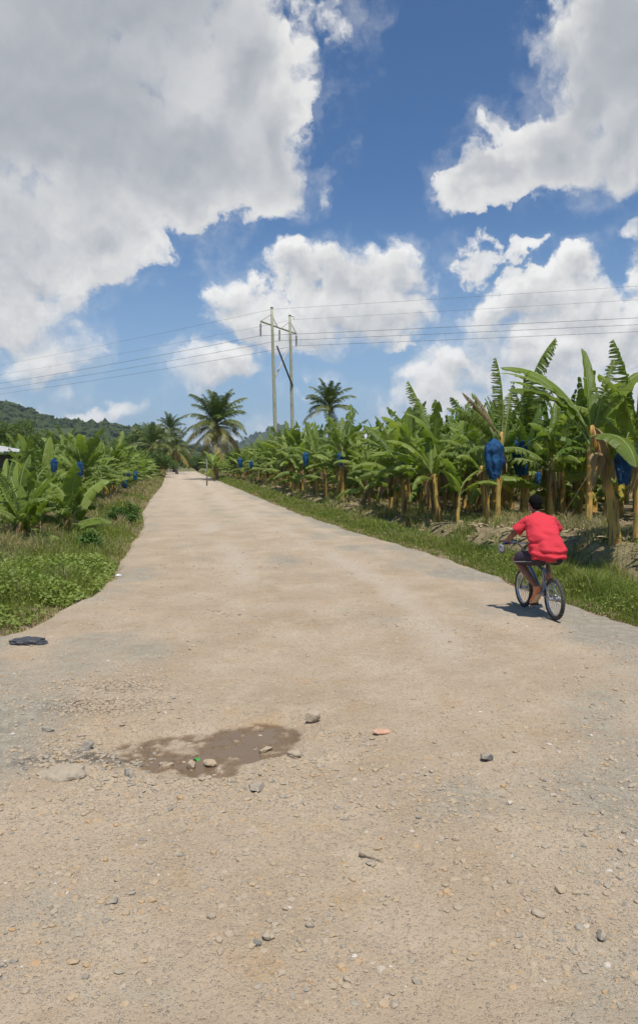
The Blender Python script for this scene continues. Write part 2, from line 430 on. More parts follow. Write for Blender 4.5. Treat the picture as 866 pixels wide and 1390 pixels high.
def scatter_stones():
    V = []; F = []; A = []; n = 0
    shapes = [stone_shape(ICO1, i, .3, False) for i in range(10)]; shapes2 = [stone_shape(ICO2, 20+i) for i in range(8)]
    def put(x, y, s, tone, hi=False):
        nonlocal n
        v, f = (shapes2 if hi else shapes)[rng.integers(8)]
        sc = s*np.array([rng.uniform(.75, 1.3), rng.uniform(.7, 1.1), rng.uniform(.4, .75)])
        v = (v*sc)@rotz(rng.uniform(0, 6.28)).T
        z = float(road_h(x, y))
        V.append(v+np.array([x, y, z+sc[2]*rng.uniform(-.40, .3)])); F.append(f+n); A.append(np.full(len(v), tone)); n += len(v)
    cnt = 0
    # uniform in picture terms: y ~ 1/(a-b t)
    K = 60000
    t = rng.uniform(0, 1, K); y = 1/(1/2.7-t*(1/2.7-1/22)); x = rng.uniform(-.62, .62, K)*y*.75+rng.normal(0, .1, K)
    g = fbm(x*.9, y*.45, octv=4, seed=42); g2 = fbm(x*2.2, y*2.2, octv=3, seed=48)
    dens = .34+.8*g+.7*g2 + .25*sstep(4.6, 3.6, y)
    dens += .55*sstep(.1, 1.4, x)*sstep(7, 4.5, y) + .5*sstep(-.9, -1.8, x)*sstep(8, 6, y)*sstep(3.6, 4.6, y)
    dens += .9*np.exp(-((y-4.45)/.35)**2)*(np.abs(x+.4) < 1.7)
    dens -= .9*np.exp(-((x-.1)/1.3)**2-((y-7.1)/1.5)**2)
    pd = puddle_d(x, y)
    keep = (rng.uniform(0, 1, K) < np.clip(dens, .04, 1)) & (x > ledge(y)+.2) & (x < redge(y)-.2) & (pd > .18)
    for xx, yy, dd in zip(x[keep], y[keep], dens[keep]):
        s = min(.021, .0029*(yy/3)**.7*rng.pareto(2.1)+.0024*(yy/3)**.8)
        tone = float(np.clip(rng.normal(.58 if dd < .6 else .46, .22), 0, .92)) if rng.uniform() > .02 else 1.0
        put(xx, yy, s, tone, s > .012); cnt += 1
    for k in range(260):      # broken tar and rock left of the puddle
        put(rng.normal(-1.62, .30), rng.normal(5.0, .13), rng.uniform(.006, .032)*rng.uniform(.5, 1), float(rng.choice([.0, .08, .2, .3, .45, .6])), True)
    for k in range(520):      # curled flakes of dried mud above it
        put(rng.normal(-1.72, .36), rng.normal(6.35, .42), rng.uniform(.006, .022), float(rng.uniform(.45, .66)), True)
    for k in range(420):      # stony band below the puddle
        put(rng.uniform(-1.5, .9), rng.normal(4.42, .16), rng.uniform(.005, .024)*rng.uniform(.5, 1), float(rng.choice([.2, .35, .5, .6, .7, .8])), True)
    # rim of the pothole: a band of half buried cobbles and clods
    for k in range(900):
        a = rng.uniform(math.pi*.93, math.pi*2.12); rr = rng.uniform(1.05, 1.95)
        xx = PC[0]+math.cos(a)*.60*rr; yy = PC[1]+math.sin(a)*.40*rr+.28*(xx-PC[0])*.3
        if puddle_d(xx, yy) < .2: continue
        put(xx, yy, rng.uniform(.005, .021), float(rng.choice([.5, .6, .55, .35, .8, .15])), True)
    # little islands in the puddle
    for k in range(420):
        xx = PC[0]+rng.uniform(-.75, 1.0); yy = PC[1]+rng.uniform(-.45, .62); p = puddle_d(xx, yy)
        if -.6 < p < .4 and (p > -.12 or rng.uniform() < .12):
            v, f = shapes2[rng.integers(8)]; s = rng.uniform(.004, .016)
            v = v*np.array([s*1.3, s, s*.4]); V.append(v+np.array([xx, yy, -.0535+s*.1])); F.append(f+n); A.append(np.full(len(v), .55)); n += len(v)
    me = mesh_np('gravel', np.concatenate(V), [np.concatenate(F)], [stone_m], False, {'tone': np.concatenate(A)})
    tag(link(D.objects.new('gravel', me)), 'loose pebbles and grit strewn over the road', kind='stuff')
scatter_stones()

def ray(px, py, h=0.0):
    """ground point of height h under a direction, for laying out"""
    y = FPX*(CAMZ-h)/(py-HOR); return (px-433)/FPX*y, y
def lone_stone(px, py, sx, sy, sz, tone, label, seed, name='stone', group=None, sink=.2, z=None, ang=True):
    x, y = ray(px, py); v, f = stone_shape(ICO3, seed, .26, ang); v = v*(1+.09*fbm(v[:, 0]*6, v[:, 1]*6, v[:, 2]*6, 3, seed)[:, None])
    v = v*np.array([sx, sy, sz]); gz = float(road_h(x, y)) if z is None else z
    me = mesh_np(name, v, [f], [stone_m], False, {'tone': np.full(len(v), tone)})
    o = link(D.objects.new(name, me)); o.location = (x, y, gz+sz*(1-sink)); o.rotation_euler = (0, 0, seed)
    tag(o, label, 'stone', group); return o
lone_stone(423, 977, .066, .055, .048, .5, 'round fist sized stone lying alone on the dusty road right of the puddle', 51, sink=.12)
lone_stone(260, 1030, .062, .04, .028, .62, 'pale flat stone rising from the brown puddle, the left of the pair', 52, z=-.056)
lone_stone(284, 1028, .05, .036, .026, .66, 'pale flat stone rising from the brown puddle, the right of the pair', 53, z=-.056)
lone_stone(361, 1010, .055, .035, .022, .6, 'light stone at the right end of the puddle', 54, z=-.054)
lone_stone(347, 1069, .078, .055, .022, .2, 'flat dark grey stone set in the road just below the puddle', 55, sink=.6)
lone_stone(400, 1030, .07, .045, .03, .52, 'tan half buried stone on the lower right rim of the puddle', 56, sink=.4)
lone_stone(660, 1031, .045, .032, .03, .0, 'small dark pointed stone on the right half of the road', 57)
lone_stone(692, 1092, .019, .016, .013, 1.0, 'tiny white pebble on the right half of the road', 58)
lone_stone(729, 1239, .036, .025, .016, .48, 'pale flattened stone near the lower right of the road', 59, sink=.35)
lone_stone(761, 1209, .03, .022, .016, .6, 'light brown stone just above the pale flattened one at lower right', 60, sink=.35)
lone_stone(816, 1272, .033, .02, .016, .05, 'dark wedge shaped stone near the lower right corner', 61, sink=.2)
lone_stone(361, 1272, .024, .018, .016, .22, 'rounded grey stone at the bottom of the road, right of its darker neighbour', 62, sink=.2)
lone_stone(350, 1280, .024, .016, .012, .03, 'dark flat stone at the bottom of the road, left of the rounded grey one', 63, sink=.2)
lone_stone(155, 1224, .022, .016, .014, .12, 'small dark grey stone alone at the lower left of the road', 64, sink=.2)
lone_stone(91, 1050, .14, .10, .05, .42, 'broad hump of grey rock half buried left of the puddle', 66, sink=.9, ang=False)
lone_stone(118, 1020, .08, .05, .045, .1, 'dark rough rock above the grey hump left of the puddle', 67, sink=.75)
lone_stone(178, 1052, .085, .035, .030, .05, 'dark crumbled lump of tar at the left rim of the puddle', 68, sink=.75)
lone_stone(66, 993, .045, .03, .025, .2, 'grey stone far left of the puddle among rubble', 69, sink=.3)

# reddish chip of tile
mb = MB(); v, f = ICO2
vv = v*np.array([.085, .036, .014]); vv[:, 2] = np.clip(vv[:, 2], -.009, .009); vv[:, 0] = np.clip(vv[:, 0], -.07, .075)
mb.add(vv, f)
o = mb.build('tile_shard', simple('terracotta', (.50, .27, .17), (.56, .34, .23), .85, 40), None, False)
x, y = ray(518, 994); o.location = (x, y, float(road_h(x, y))+.014); o.rotation_euler = (.12, .1, .5)
tag(o, 'flat orange pink shard of clay tile lying on the road', 'tile shard')
# twig
x, y = ray(505, 1166); t0 = MB(); t0.tube([(-.045, .03, .004), (0, .004, .007), (.03, -.012, .006), (.05, -.03, .004)], [.0035, .003, .0025, .0015], 6)
t0.tube([(-.06, .04, .006), (-.045, .03, .006), (-.03, .024, .005)], [.006, .009, .004], 6)
o = t0.build('twig', simple('dead_wood', (.14, .10, .07), (.22, .17, .12), .9, 60)); o.location = (x, y, float(road_h(x, y))+.002)
tag(o, 'short broken twig on the lower middle of the road', 'twig')
# green leaf in the puddle
x, y = ray(267, 1021); l0 = MB(); a = np.linspace(0, 2*np.pi, 14)[:-1]
l0.add([(0, 0, .006)]+[(.02*math.cos(t), .014*math.sin(t)*(1+.3*math.cos(t)), .003+.008*math.sin(t*2)) for t in a], [(0, i+1, (i+1) % 13+1) for i in range(13)])
o = l0.build('fallen_leaf', simple('fresh_leaf', (.03, .30, .04), (.05, .36, .06), .4, 40)); o.location = (x, y, -.050)
tag(o, 'tiny bright green leaf floating on the puddle', 'leaf')
# crumpled black sheet at the left edge
x, y = ray(40, 873); v, f = ICO3; v = v*(1+.5*fbm(v[:, 0]*2.5, v[:, 1]*2.5, v[:, 2]*2.5, 4, 77)[:, None]); v = v*np.array([.19, .11, .05]); v[:, 2] = np.maximum(v[:, 2], -.012)
me = mesh_np('plastic_sheet', v, [f], [simple('black_plastic', (.035, .035, .04), (.08, .08, .085), .45, 40, bump=.6)], False)
o = link(D.objects.new('plastic_sheet', me)); o.location = (x, y, float(road_h(x, y))+.016); o.rotation_euler = (0, 0, .1)
tag(o, 'crumpled black plastic sheet lying where the left verge meets the road', 'plastic sheet')
x, y = ray(161, 783); v, f = ICO2; v = v*(1+.5*fbm(v[:, 0]*3, v[:, 1]*3, v[:, 2]*3, 3, 78)[:, None])*np.array([.055, .04, .03])
me = mesh_np('litter', v, [f], [simple('white_litter', (.6, .6, .58), (.75, .74, .72), .5, 30)], False)
o = link(D.objects.new('litter', me)); o.location = (x, y, float(road_h(x, y))+.02)
tag(o, 'scrap of white litter at the edge of the left verge', 'litter')

# ------------------------------------------------------------------ grass
grass_m = None
def make_grass_mat():
    m, N, out = new_mat('grass')
    t = N.attr('tone')
    n = N.noise(pos(N), 1.1, 4, .6)
    g = N.mix(t, (.11, .155, .024), (.28, .33, .075))
    dry = N.mix(t, (.30, .24, .13), (.46, .39, .24))
    c = N.mix(N.attr('dry'), g, dry)
    c = N.mix(N.mr(n, .35, .7, 0, .5), c, N.vec('MULTIPLY', c, (1.2, .95, .9)))
    p = principled(N, None, c, .55, None, .25)
    tr = N.t.nodes.new('ShaderNodeBsdfTranslucent'); N.L.new(N.vec('MULTIPLY', c, (1.3, 1.4, .8)), tr.inputs[0])
    mx = N.t.nodes.new('ShaderNodeMixShader'); mx.inputs[0].default_value = .35
    N.L.new(p.outputs[0], mx.inputs[1]); N.L.new(tr.outputs[0], mx.inputs[2]); N.L.new(mx.outputs[0], out.inputs[0]); return m
grass_m = make_grass_mat()
def blades(x, y, z, h, w, dry, tone, rng):
    n = len(x); az = rng.uniform(0, 2*np.pi, n); lean = rng.uniform(.1, .75, n)*h; la = rng.uniform(0, 2*np.pi, n)
    ax, ay = np.cos(az)*w, np.sin(az)*w; lx, ly = np.cos(la)*lean, np.sin(la)*lean
    v = np.zeros((n, 5, 3))
    v[:, 0] = np.stack([x-ax, y-ay, z-.02], -1); v[:, 1] = np.stack([x+ax, y+ay, z-.02], -1)
    v[:, 2] = np.stack([x+lx*.35+ax*.8, y+ly*.35+ay*.8, z+h*.6], -1); v[:, 3] = np.stack([x+lx*.35-ax*.8, y+ly*.35-ay*.8, z+h*.6], -1)
    v[:, 4] = np.stack([x+lx, y+ly, z+h*(.95-.25*lean/h)], -1)
    b = np.arange(n)[:, None]*5
    return v.reshape(-1, 3), b+np.array([[0, 1, 2, 3]]), b+np.array([[3, 2, 4]]), np.repeat(dry, 5), np.repeat(tone, 5)
def build_grass():
    rng = np.random.default_rng(21)
    def region(name, n, side, ymin, ymax, dmax, label, seed):
        t = rng.uniform(0, 1, n); pw = 1/ymin-t*(1/ymin-1/ymax); y = 1/pw
        d = rng.uniform(-.22, dmax, n)
        ragged = .45*fbm(y*1.3, y*0, octv=4, seed=seed+9)
        d = d+ragged*np.clip(1-d, 0, 1)
        x = (redge(y)+d/.985) if side > 0 else (ledge(y)-d/.985)
        # world noise patches
        a = fbm(x*1.1, y*1.1, octv=3, seed=seed); b = fbm(x*.5, y*.35, octv=3, seed=seed+1)
        if side > 0:
            hh = .04+.15*sstep(-.1, .9, d)+.10*a+.30*np.clip(vnoise(x*2.3, y*2.3, seed=64), 0, 1)**2*sstep(.1, .6, d)
            dens = .75+.5*a + .6*sstep(1.9, .9, d) - 1.0*sstep(1.5, 2.0, d)*sstep(-.15, .15, vnoise(x*.8, y*.8, seed=66))*sstep(6, 4, d) - .65*sstep(2.1, 2.6, d)*(b < .12) - .3*sstep(4, 7, d)
            dryp = .10+.35*sstep(1.9, 3.2, d)+.5*b
        else:
            hh = .04+.13*sstep(-.1, .8, d)+.12*a+.34*np.clip(vnoise(x*2.1, y*2.1, seed=74), 0, 1)**2*sstep(.1, .6, d)+.1*sstep(2, 4, d)
            dens = .62+.9*a+.35*sstep(.6, .1, np.abs(d-.5))-.2*sstep(4, 6, d)
            dryp = .18+.45*sstep(.9, 2.2, d)+.9*b
            dryp = dryp + .25*sstep(30, 50, y)
        k = rng.uniform(0, 1, n) < np.clip(dens, 0.03, 1)
        x, y, d, hh, dryp, a = x[k], y[k], d[k], hh[k], dryp[k], a[k]
        z = ground_h(x, y)
        dry = (rng.uniform(0, 1, len(x)) < np.clip(dryp, .03, .92)).astype(float)
        far = (y/12)
        h = np.clip(hh*rng.uniform(.45, 1.35, len(x)), .03, .6)*(1+.04*far)
        w = rng.uniform(.003, .0065, len(x))*np.clip(far, .9, 7)
        tone = np.clip(rng.normal(.45, .28, len(x))+.3*a, 0, 1)
        v, q, t3, dd, tt = blades(x, y, z, h, w, dry, tone, rng)
        me = mesh_np(name, v, [q, t3], [grass_m], False, {'dry': dd, 'tone': tt})
        tag(link(D.objects.new(name, me)), label, kind='stuff')
    region('grass', 230000, 1, 8.6, 75, 6.0, 'green and straw coloured grass on the right verge and bank', 61)
    region('grass', 210000, -1, 7.8, 75, 7.0, 'green and straw coloured grass on the left verge', 71)
    region('grass', 40000, 1, 60, 205, 3.0, 'short grass along the far right edge of the road', 81)
    region('grass', 40000, -1, 60, 205, 3.0, 'short grass along the far left edge of the road', 91)
build_grass()

weed_m = leafmat('weed_leaf', (.12, .175, .026), (.31, .37, .085), .35, .45)
def leaf_cloud(pts, size, rng, aspect=.6, flat=.6):
    """small folded leaves at the given points"""
    n = len(pts); s = size*rng.uniform(.55, 1.4, n)
    az = rng.uniform(0, 2*np.pi, n); el = rng.normal(0, 1, n)*(1-flat)+.15
    u = np.stack([np.cos(az)*np.cos(el), np.sin(az)*np.cos(el), np.sin(el)], -1)
    roll = rng.normal(0, .6, n); side = np.stack([-np.sin(az), np.cos(az), 0*az], -1); nn = np.cross(u, side)
    sd = side*np.cos(roll)[:, None]+nn*np.sin(roll)[:, None]; n2 = np.cross(u, sd)
    v = np.zeros((n, 6, 3)); s_ = s[:, None]
    v[:, 0] = pts; v[:, 1] = pts+u*s_*.45+sd*s_*aspect*.5+n2*s_*.1; v[:, 2] = pts+u*s_*.5; v[:, 3] = pts+u*s_*.45-sd*s_*aspect*.5+n2*s_*.1
    v[:, 4] = pts+u*s_-n2*s_*.12; v[:, 5] = pts+u*s_*.12
    b = np.arange(n)[:, None]*6
    q1 = b+np.array([[5, 1, 4, 2]]); q2 = b+np.array([[5, 2, 4, 3]])
    return v.reshape(-1, 3), np.concatenate([q1, q2])
def weeds(name, n, xr, label, seed, size=.07, side=-1, ymin=7.8, ymax=17, dmin=-.05, dmax=2.0, hmax=.22, thr=0):
    rng = np.random.default_rng(seed)
    t = rng.uniform(0, 1, n); y = 1/(1/ymin-t*(1/ymin-1/ymax)); d = rng.uniform(dmin, dmax, n)
    x = (redge(y)+d) if side > 0 else (ledge(y)-d)
    d = d+.35*fbm(y*1.6, y*0, octv=3, seed=80+side)*np.clip(1-d, 0, 1); x = (redge(y)+d) if side > 0 else (ledge(y)-d)
    a = fbm(x*1.4, y*1.4, octv=3, seed=seed); k = a > thr+.25*rng.normal(size=n)*.5; x, y, a, d = x[k], y[k], a[k], d[k]
    z = ground_h(x, y)+rng.uniform(.02, 1, len(x))**.7*hmax*(.6+.8*a)*sstep(-.1, .4, d)+.02
    v, q = leaf_cloud(np.stack([x, y, z], -1), size, rng)
    me = mesh_np(name, v, [q], [weed_m], False, {'tone': np.zeros(len(v))})
    tag(link(D.objects.new(name, me)), label, kind='stuff')
weeds('creeping_weeds', 22000, None, 'broad leaved creeping weeds covering the near left verge', 101, .070, -1, 7.6, 14.5, -.05, 2.1, .24, -.04)
weeds('creeping_weeds', 9000, None, 'low leafy weeds scattered through the left verge', 102, .05, -1, 11, 40, 0, 3.5, .22, .05)
weeds('creeping_weeds', 14000, None, 'low leafy weeds scattered through the right verge', 103, .045, 1, 8.6, 40, 0, 3.0, .2, 0)
# ------------------------------------------------------------------ banana plants
leaf_m = leafmat('banana_leaf', (.085, .142, .016), (.235, .295, .048), .42, .36, brown=(.30, .20, .10), edge=True, spec=.45)
leaf_y = leafmat('banana_leaf_fresh', (.15, .22, .026), (.29, .36, .07), .42, .36, brown=(.32, .24, .10), edge=True, spec=.45)
leaf_yel = leafmat('banana_leaf_yellow', (.42, .32, .03), (.50, .40, .06), .3, .6, brown=(.30, .18, .07), edge=True)
leaf_dry = leafmat('dry_leaf', (.20, .13, .065), (.36, .26, .14), .18, .8)
rib_m = simple('leaf_rib', (.20, .27, .07), (.28, .32, .11), .5, 20)
def stem_mat():
    m, N, out = new_mat('banana_stem')
    co = objco(N); st = N.vec('MULTIPLY', co, (1, 1, .12))
    n = N.noise(N.vec('ADD', st, N.vec('SCALE', N.t.nodes.new('ShaderNodeObjectInfo').outputs['Location'], 1.7)), 9, 5, .65)
    n2 = N.noise(N.vec('ADD', co, N.t.nodes.new('ShaderNodeObjectInfo').outputs['Location']), 2.6, 4, .6)
    c = N.mix(N.mr(n2, .35, .62), (.60, .35, .09), (.38, .28, .07))
    c = N.mix(N.mr(n, .5, .62), c, (.20, .095, .035))
    c = N.mix(N.mr(n2, .60, .72, 0, .8), c, (.09, .06, .035))
    principled(N, out, c, .6, N.bump(n, .6, .02), .3); return m
stem_m = stem_mat()

def banana_leaf(name, L, W, launch, arch, tear, droop, seed, petiole=.35, side_bend=0.0, mat=None, fold=.35, twist=0.0):
    """a blade along +x rising from the origin; torn into strips that hang"""
    rg = np.random.default_rng(seed)
    n = 44; s = np.linspace(0, 1, n); tot = L+petiole
    th = launch+arch*s**1.6
    ds = tot/(n-1)
    X = np.concatenate([[0], np.cumsum(np.sin(th[:-1])*ds)]); Zc = np.concatenate([[0], np.cumsum(np.cos(th[:-1])*ds)])
    Yc = side_bend*s**2*tot
    C = np.stack([X, Yc, Zc], -1)
    def at(u):
        f = u*(n-1); i = min(int(f), n-2); a = f-i
        p = C[i]*(1-a)+C[i+1]*a; t = C[i+1]-C[i]; t = t/np.linalg.norm(t); return p, t
    mb = MB()
    rr = .020*(1-s*.85)+.003; rr[0] = .03
    mb.tube(C, rr, 6, True)
    ribn = mb.n
    V = []; Q = []; UV = []; nv = 0
    p0 = petiole/tot
    for side in (-1, 1):
        u = 0.0; gphi = droop+rg.normal(0, .1)
        while u < 1:
            if rg.uniform() < tear: wdt = rg.uniform(.018, .06) if tear < 1 else rg.uniform(.010, .026)
            else: wdt = rg.uniform(.09, .30)
            u1 = min(1.0, u+wdt)
            if u1 > .97: u1 = 1.0
            ncs = max(2, int((u1-u)/.04)+2)
            torn = (u1-u) < .07
            phi1 = gphi+rg.normal(0, .30 if torn else .12)+tear*.35*rg.uniform(0, 1)
            skew = rg.normal(.18, .10 if torn else .04); lenf = rg.uniform(.80, 1.0) if torn else 1.0
            base = nv
            for c in range(ncs):
                k = c/(ncs-1); uu = u+(u1-u)*k
                p, t = at(p0+(1-p0)*uu*.998)
                b0 = np.array([0, 1.0, 0])*side; b0 = b0-t*np.dot(b0, t); b0 /= np.linalg.norm(b0)
                nn = np.cross(t, b0)*side
                if nn[2] < 0 and abs(nn[2]) > .2: pass
                up = nn if side > 0 else nn
                tw = twist*uu
                wv = W*lenf*min(1, (uu/.10)**.6 if uu > 0 else 0)*(1-uu**3.2)**.6+.004
                ext = .5*.012*math.sin(c*1.7+seed)
                pinch = 1.0
                cur = p+0.0
                m = 5
                for r_ in range(m):
                    q = r_/(m-1)
                    if r_ > 0:
                        phi = -fold*(1-q)+phi1*(.25+1.1*q)+.05*math.sin(uu*40+side)
                        gd = np.array([0, 0, -1.0]); gd = gd-b0*np.dot(gd, b0)
                        gd = gd-t*np.dot(gd, t)*.4
                        gdn = gd/(np.linalg.norm(gd)+1e-6)
                        dn = .75*gdn - .25*up if abs(t[2]) < .9 else -up
                        d = b0*math.cos(phi)+dn*math.sin(phi)+t*skew
                        d /= np.linalg.norm(d)
                        cur = cur+d*wv/(m-1)
                    pt = cur.copy()
                    if torn and r_ > 0:      # strips narrow to their tips
                        pm, _ = at(p0+(1-p0)*(u+u1)/2*.998)
                        sh = (k-.5)*(u1-u)*L*(.06+.28*q**2)
                        pt = pt-t*sh
                    V.append(pt); UV.append((uu*L, q))
                    if c < ncs-1 and r_ < m-1:
                        a = base+c*m+r_; qd = (a, a+1, a+m+1, a+m)
                        Q.append(qd if side < 0 else qd[::-1])
                nv += m
            u = u1+1e-4
    V = np.array(V)
    rv = np.concatenate(mb.v); rf3 = np.concatenate(mb.f3); rf4 = np.concatenate(mb.f4)
    allv = np.concatenate([V, rv]); uv = np.concatenate([np.array(UV), np.zeros((len(rv), 2))])
    Q = np.array(Q)
    faces = [Q, rf4+nv, rf3+nv]
    fm = np.concatenate([np.zeros(len(Q)), np.ones(len(rf4)+len(rf3))])
    return mesh_np(name, allv, faces, [mat or leaf_m, rib_m], True, {'tone': np.zeros(len(allv))}, fm, uv)

def dry_leaf_mesh(seed, L=1.1):
    rg = np.random.default_rng(seed); mb = MB()
    n = 12; s = np.linspace(0, 1, n)
    ctr = np.stack([.05+.16*np.sin(s*2.2)+.05*rg.normal()*s, .10*rg.normal()*s**2, .10*np.sin(s*3)-L*s**1.3], -1)
    for k in range(7):
        w0 = rg.uniform(-.16, .16); dx = rg.uniform(-.05, .08)
        c = ctr[:int(n*rg.uniform(.6, 1.01))]; m = len(c); q = np.linspace(0, 1, m)[:, None]
        off = np.array([dx, w0, 0])*np.sin(q*np.pi*.8+.15)
        ww = .03*np.sin(q*np.pi*.9+.25)+.008; ang = rg.uniform(0, 3.1)+q*rg.uniform(-2, 2)
        dd = np.concatenate([np.cos(ang), np.sin(ang), 0*ang], 1)*ww
        a = c+off-dd; b = c+off+dd; v = np.concatenate([a, b]); i = np.arange(m-1)
        mb.add(v, (), np.stack([i, i+1, i+m+1, i+m], -1))
    return mb.mesh('dry_leaf', [leaf_dry])

def stem_mesh(h, r0, r1, seed, lean=.0):
    rg = np.random.default_rng(seed); n = 12; s = np.linspace(0, 1, n)
    P = np.stack([lean*s**1.5*h+.03*np.sin(s*5+seed), .03*np.cos(s*4+seed)-.03, -.25+(h+.25)*s], -1)
    mb = MB(); r = (r0*(1-s)+r1*s)*(1+.35*np.exp(-s*9))*(1+.05*np.sin(s*23+seed))
    mb.tube(P, r, 11, True)
    for k in range(7):      # sheath edges peeling off the stem
        a = rg.uniform(0, 6.28); z0 = rg.uniform(.1, .8)*h; hh = rg.uniform(.3, .7)
        m = 7; q = np.linspace(0, 1, m); i = np.interp((z0+q*hh)/h, s, np.arange(n)); j = np.clip(i.astype(int), 0, n-2)
        c = P[j]+(P[j+1]-P[j])*(i-j)[:, None]; rad = np.interp(i, np.arange(n), r)+.004+.03*(q**2)
        a2 = a+.5*q
        A = c+np.stack([np.cos(a2)*rad, np.sin(a2)*rad, 0*q], -1); B = c+np.stack([np.cos(a2+.55*(1-q*.6))*rad*1.02, np.sin(a2+.55*(1-q*.6))*rad*1.02, 0*q], -1)
        t = np.arange(m-1); mb.add(np.concatenate([A, B]), (), np.stack([t, t+m, t+m+1, t+1], -1))
    return mb.mesh('banana_stem', [stem_m]), P[-1]

# library of blades: (launch, arch, tear, droop)
LIB = {}
def lib(key, *a, **k): LIB[key] = banana_leaf('leaf', *a, **k)
sd = 300
for i, (L, W, la, ar, te, dr) in enumerate([
        (2.0, .30, .18, .75, .75, .40), (1.9, .29, .22, 1.1, .90, .65), (2.1, .31, .35, 1.2, .65, .45), (2.0, .30, .45, 1.5, .92, .80),
        (2.2, .30, .55, 1.3, .80, .60), (2.0, .30, .70, 1.5, .93, .90), (1.9, .30, .80, 1.4, .85, .75), (1.8, .29, .95, 1.5, .90, .95),
        (1.7, .28, 1.1, 1.4, .70, .80), (2.0, .32, .60, 1.0, .35, .35), (1.8, .30, .30, .9, .30, .25), (1.6, .27, 1.35, 1.3, .90, 1.0),
        (2.1, .30, .50, 1.8, .95, .85), (1.9, .29, .10, .45, .85, .60)]):
    lib(i, L, W, la, ar, te, dr, sd+i, mat=leaf_y if i in (1, 2, 4, 6, 9, 10) else leaf_m, side_bend=[.0, .1, -.1, .15, -.12][i % 5])
lib('upright', 1.9, .20, .05, .25, .2, -.1, 400, mat=leaf_y, fold=.9)
lib('broad', 2.1, .42, .45, .95, .08, .22, 401, mat=leaf_y); lib('broad2', 2.0, .40, .85, 1.1, .15, .35, 402, mat=leaf_m)
lib('hang', 1.7, .34, 1.5, 1.5, .15, .5, 403, mat=leaf_m)
lib('comb', 2.3, .52, .12, .75, 1.0, 1.15, 404, side_bend=.1); lib('comb2', 2.1, .46, .05, .35, 1.0, 1.1, 405, side_bend=-.05)
lib('ragged', 1.9, .40, .75, .55, 1.0, 1.15, 406, mat=leaf_m); lib('yellow', 1.5, .26, 1.6, 1.5, .7, .9, 407, mat=leaf_yel)
lib('brown', 1.7, .22, .75, .35, 1.0, 1.3, 408, mat=leaf_dry)
DRY = [dry_leaf_mesh(500+i, [1.1, .8, 1.3, .9][i]) for i in range(4)]

def plant(h, leaves, seed, r0=.092, lean=0.0, ndry=3, name='banana_plant', jit=1.0, wide=1.0):
    """leaves: (library key, azimuth degrees, scale[, tilt])"""
    rg = random.Random(seed)
    root = empty(name)
    sm, top = stem_mesh(h, r0, r0*.55, seed, lean)
    link(D.objects.new('stem', sm), root)
    for i, lf in enumerate(leaves):
        key, az, sc = lf[:3]; tl = lf[3] if len(lf) > 3 else 0.0
        o = link(D.objects.new('leaf', LIB[key]), root)
        o.location = (top[0], top[1], top[2]-.10-.02*i); o.location.z -= rg.uniform(0, .06*i); o.rotation_euler = (rg.uniform(-.45, .45)*jit, tl+rg.uniform(-.30, .30)*jit, R(az)); o.scale = (sc, sc*wide*rg.uniform(.85, 1.12), sc)
    for k in range(ndry):
        o = link(D.objects.new('dry_leaf', rg.choice(DRY)), root); z = rg.uniform(.72, 1.0)
        o.location = (top[0]*z, top[1], h*z); o.rotation_euler = (0, 0, rg.uniform(0, 6.28)); s = rg.uniform(.7, 1.1); o.scale = (s, s, s)
    return root
def copy_tree(o, parent=None):
    c = o.copy(); link(c, None); c.parent = parent
    for ch in o.children: copy_tree(ch, c)
    return c
PROTO = []
rp = random.Random(5)
def crown_list(n_up, n_mid, n_low, smin, smax, extra=()):
    a0 = rp.uniform(0, 360)
    ups = [rp.choice([0, 1, 2, 10, 13, 0, 1, 'upright', 'comb2']) for _ in range(n_up)]; mids = [rp.choice([3, 4, 4, 12, 3, 9]) for _ in range(n_mid)]; lows = [rp.choice([5, 6, 7, 8, 11, 7, 5]) for _ in range(n_low)]
    return [(key, a0+k*137.5+rp.uniform(-22, 22), rp.uniform(smin, smax)) for k, key in enumerate(ups+mids+lows+list(extra))]
for i in range(12):      # grown plants
    h = .92*[2.2, 1.9, 2.5, 2.1, 1.7, 2.3, 2.0, 2.6, 1.5, 2.2, 2.4, 1.8][i]
    PROTO.append((h, crown_list(5, 5, 5, .72, 1.05, ['yellow'] if i % 4 == 1 else []), 600+i, [.03, -.05, .06, 0, .1, -.03, .05, -.08, .04, 0, .07, -.1][i], 2+i % 3))
for i in range(7):       # low, leafy to the ground
    h = [1.0, .8, 1.25, .9, 1.1, .7, 1.35][i]
    PROTO.append((h, crown_list(4, 4, 6, .78, 1.05, ['yellow'] if i == 3 else []), 640+i, [.05, -.1, .1, 0, .05, -.05, .1][i], 1+i % 2))
# ordering words for labels
ORD = ['first', 'second', 'third', 'fourth', 'fifth', 'sixth', 'seventh', 'eighth', 'ninth', 'tenth', 'eleventh', 'twelfth']

made = {}
def put_plant(kind, x, y, rz, sc, label, group, z=None):
    if kind not in made:
        h, L_, s_, ln, nd = PROTO[kind]; o = plant(h, L_, s_, lean=ln, ndry=nd+2, wide=1.35 if kind > 11 else 1.08); made[kind] = o
    else: o = copy_tree(made[kind])
    o.location = (x, y, float(ground_h(x, y)) if z is None else z); o.rotation_euler = (0, 0, rz); o.scale = (sc, sc, sc*random.Random(int(x*97+y*13)).uniform(.93, 1.08))
    tag(o, label, 'banana plant', group); return o

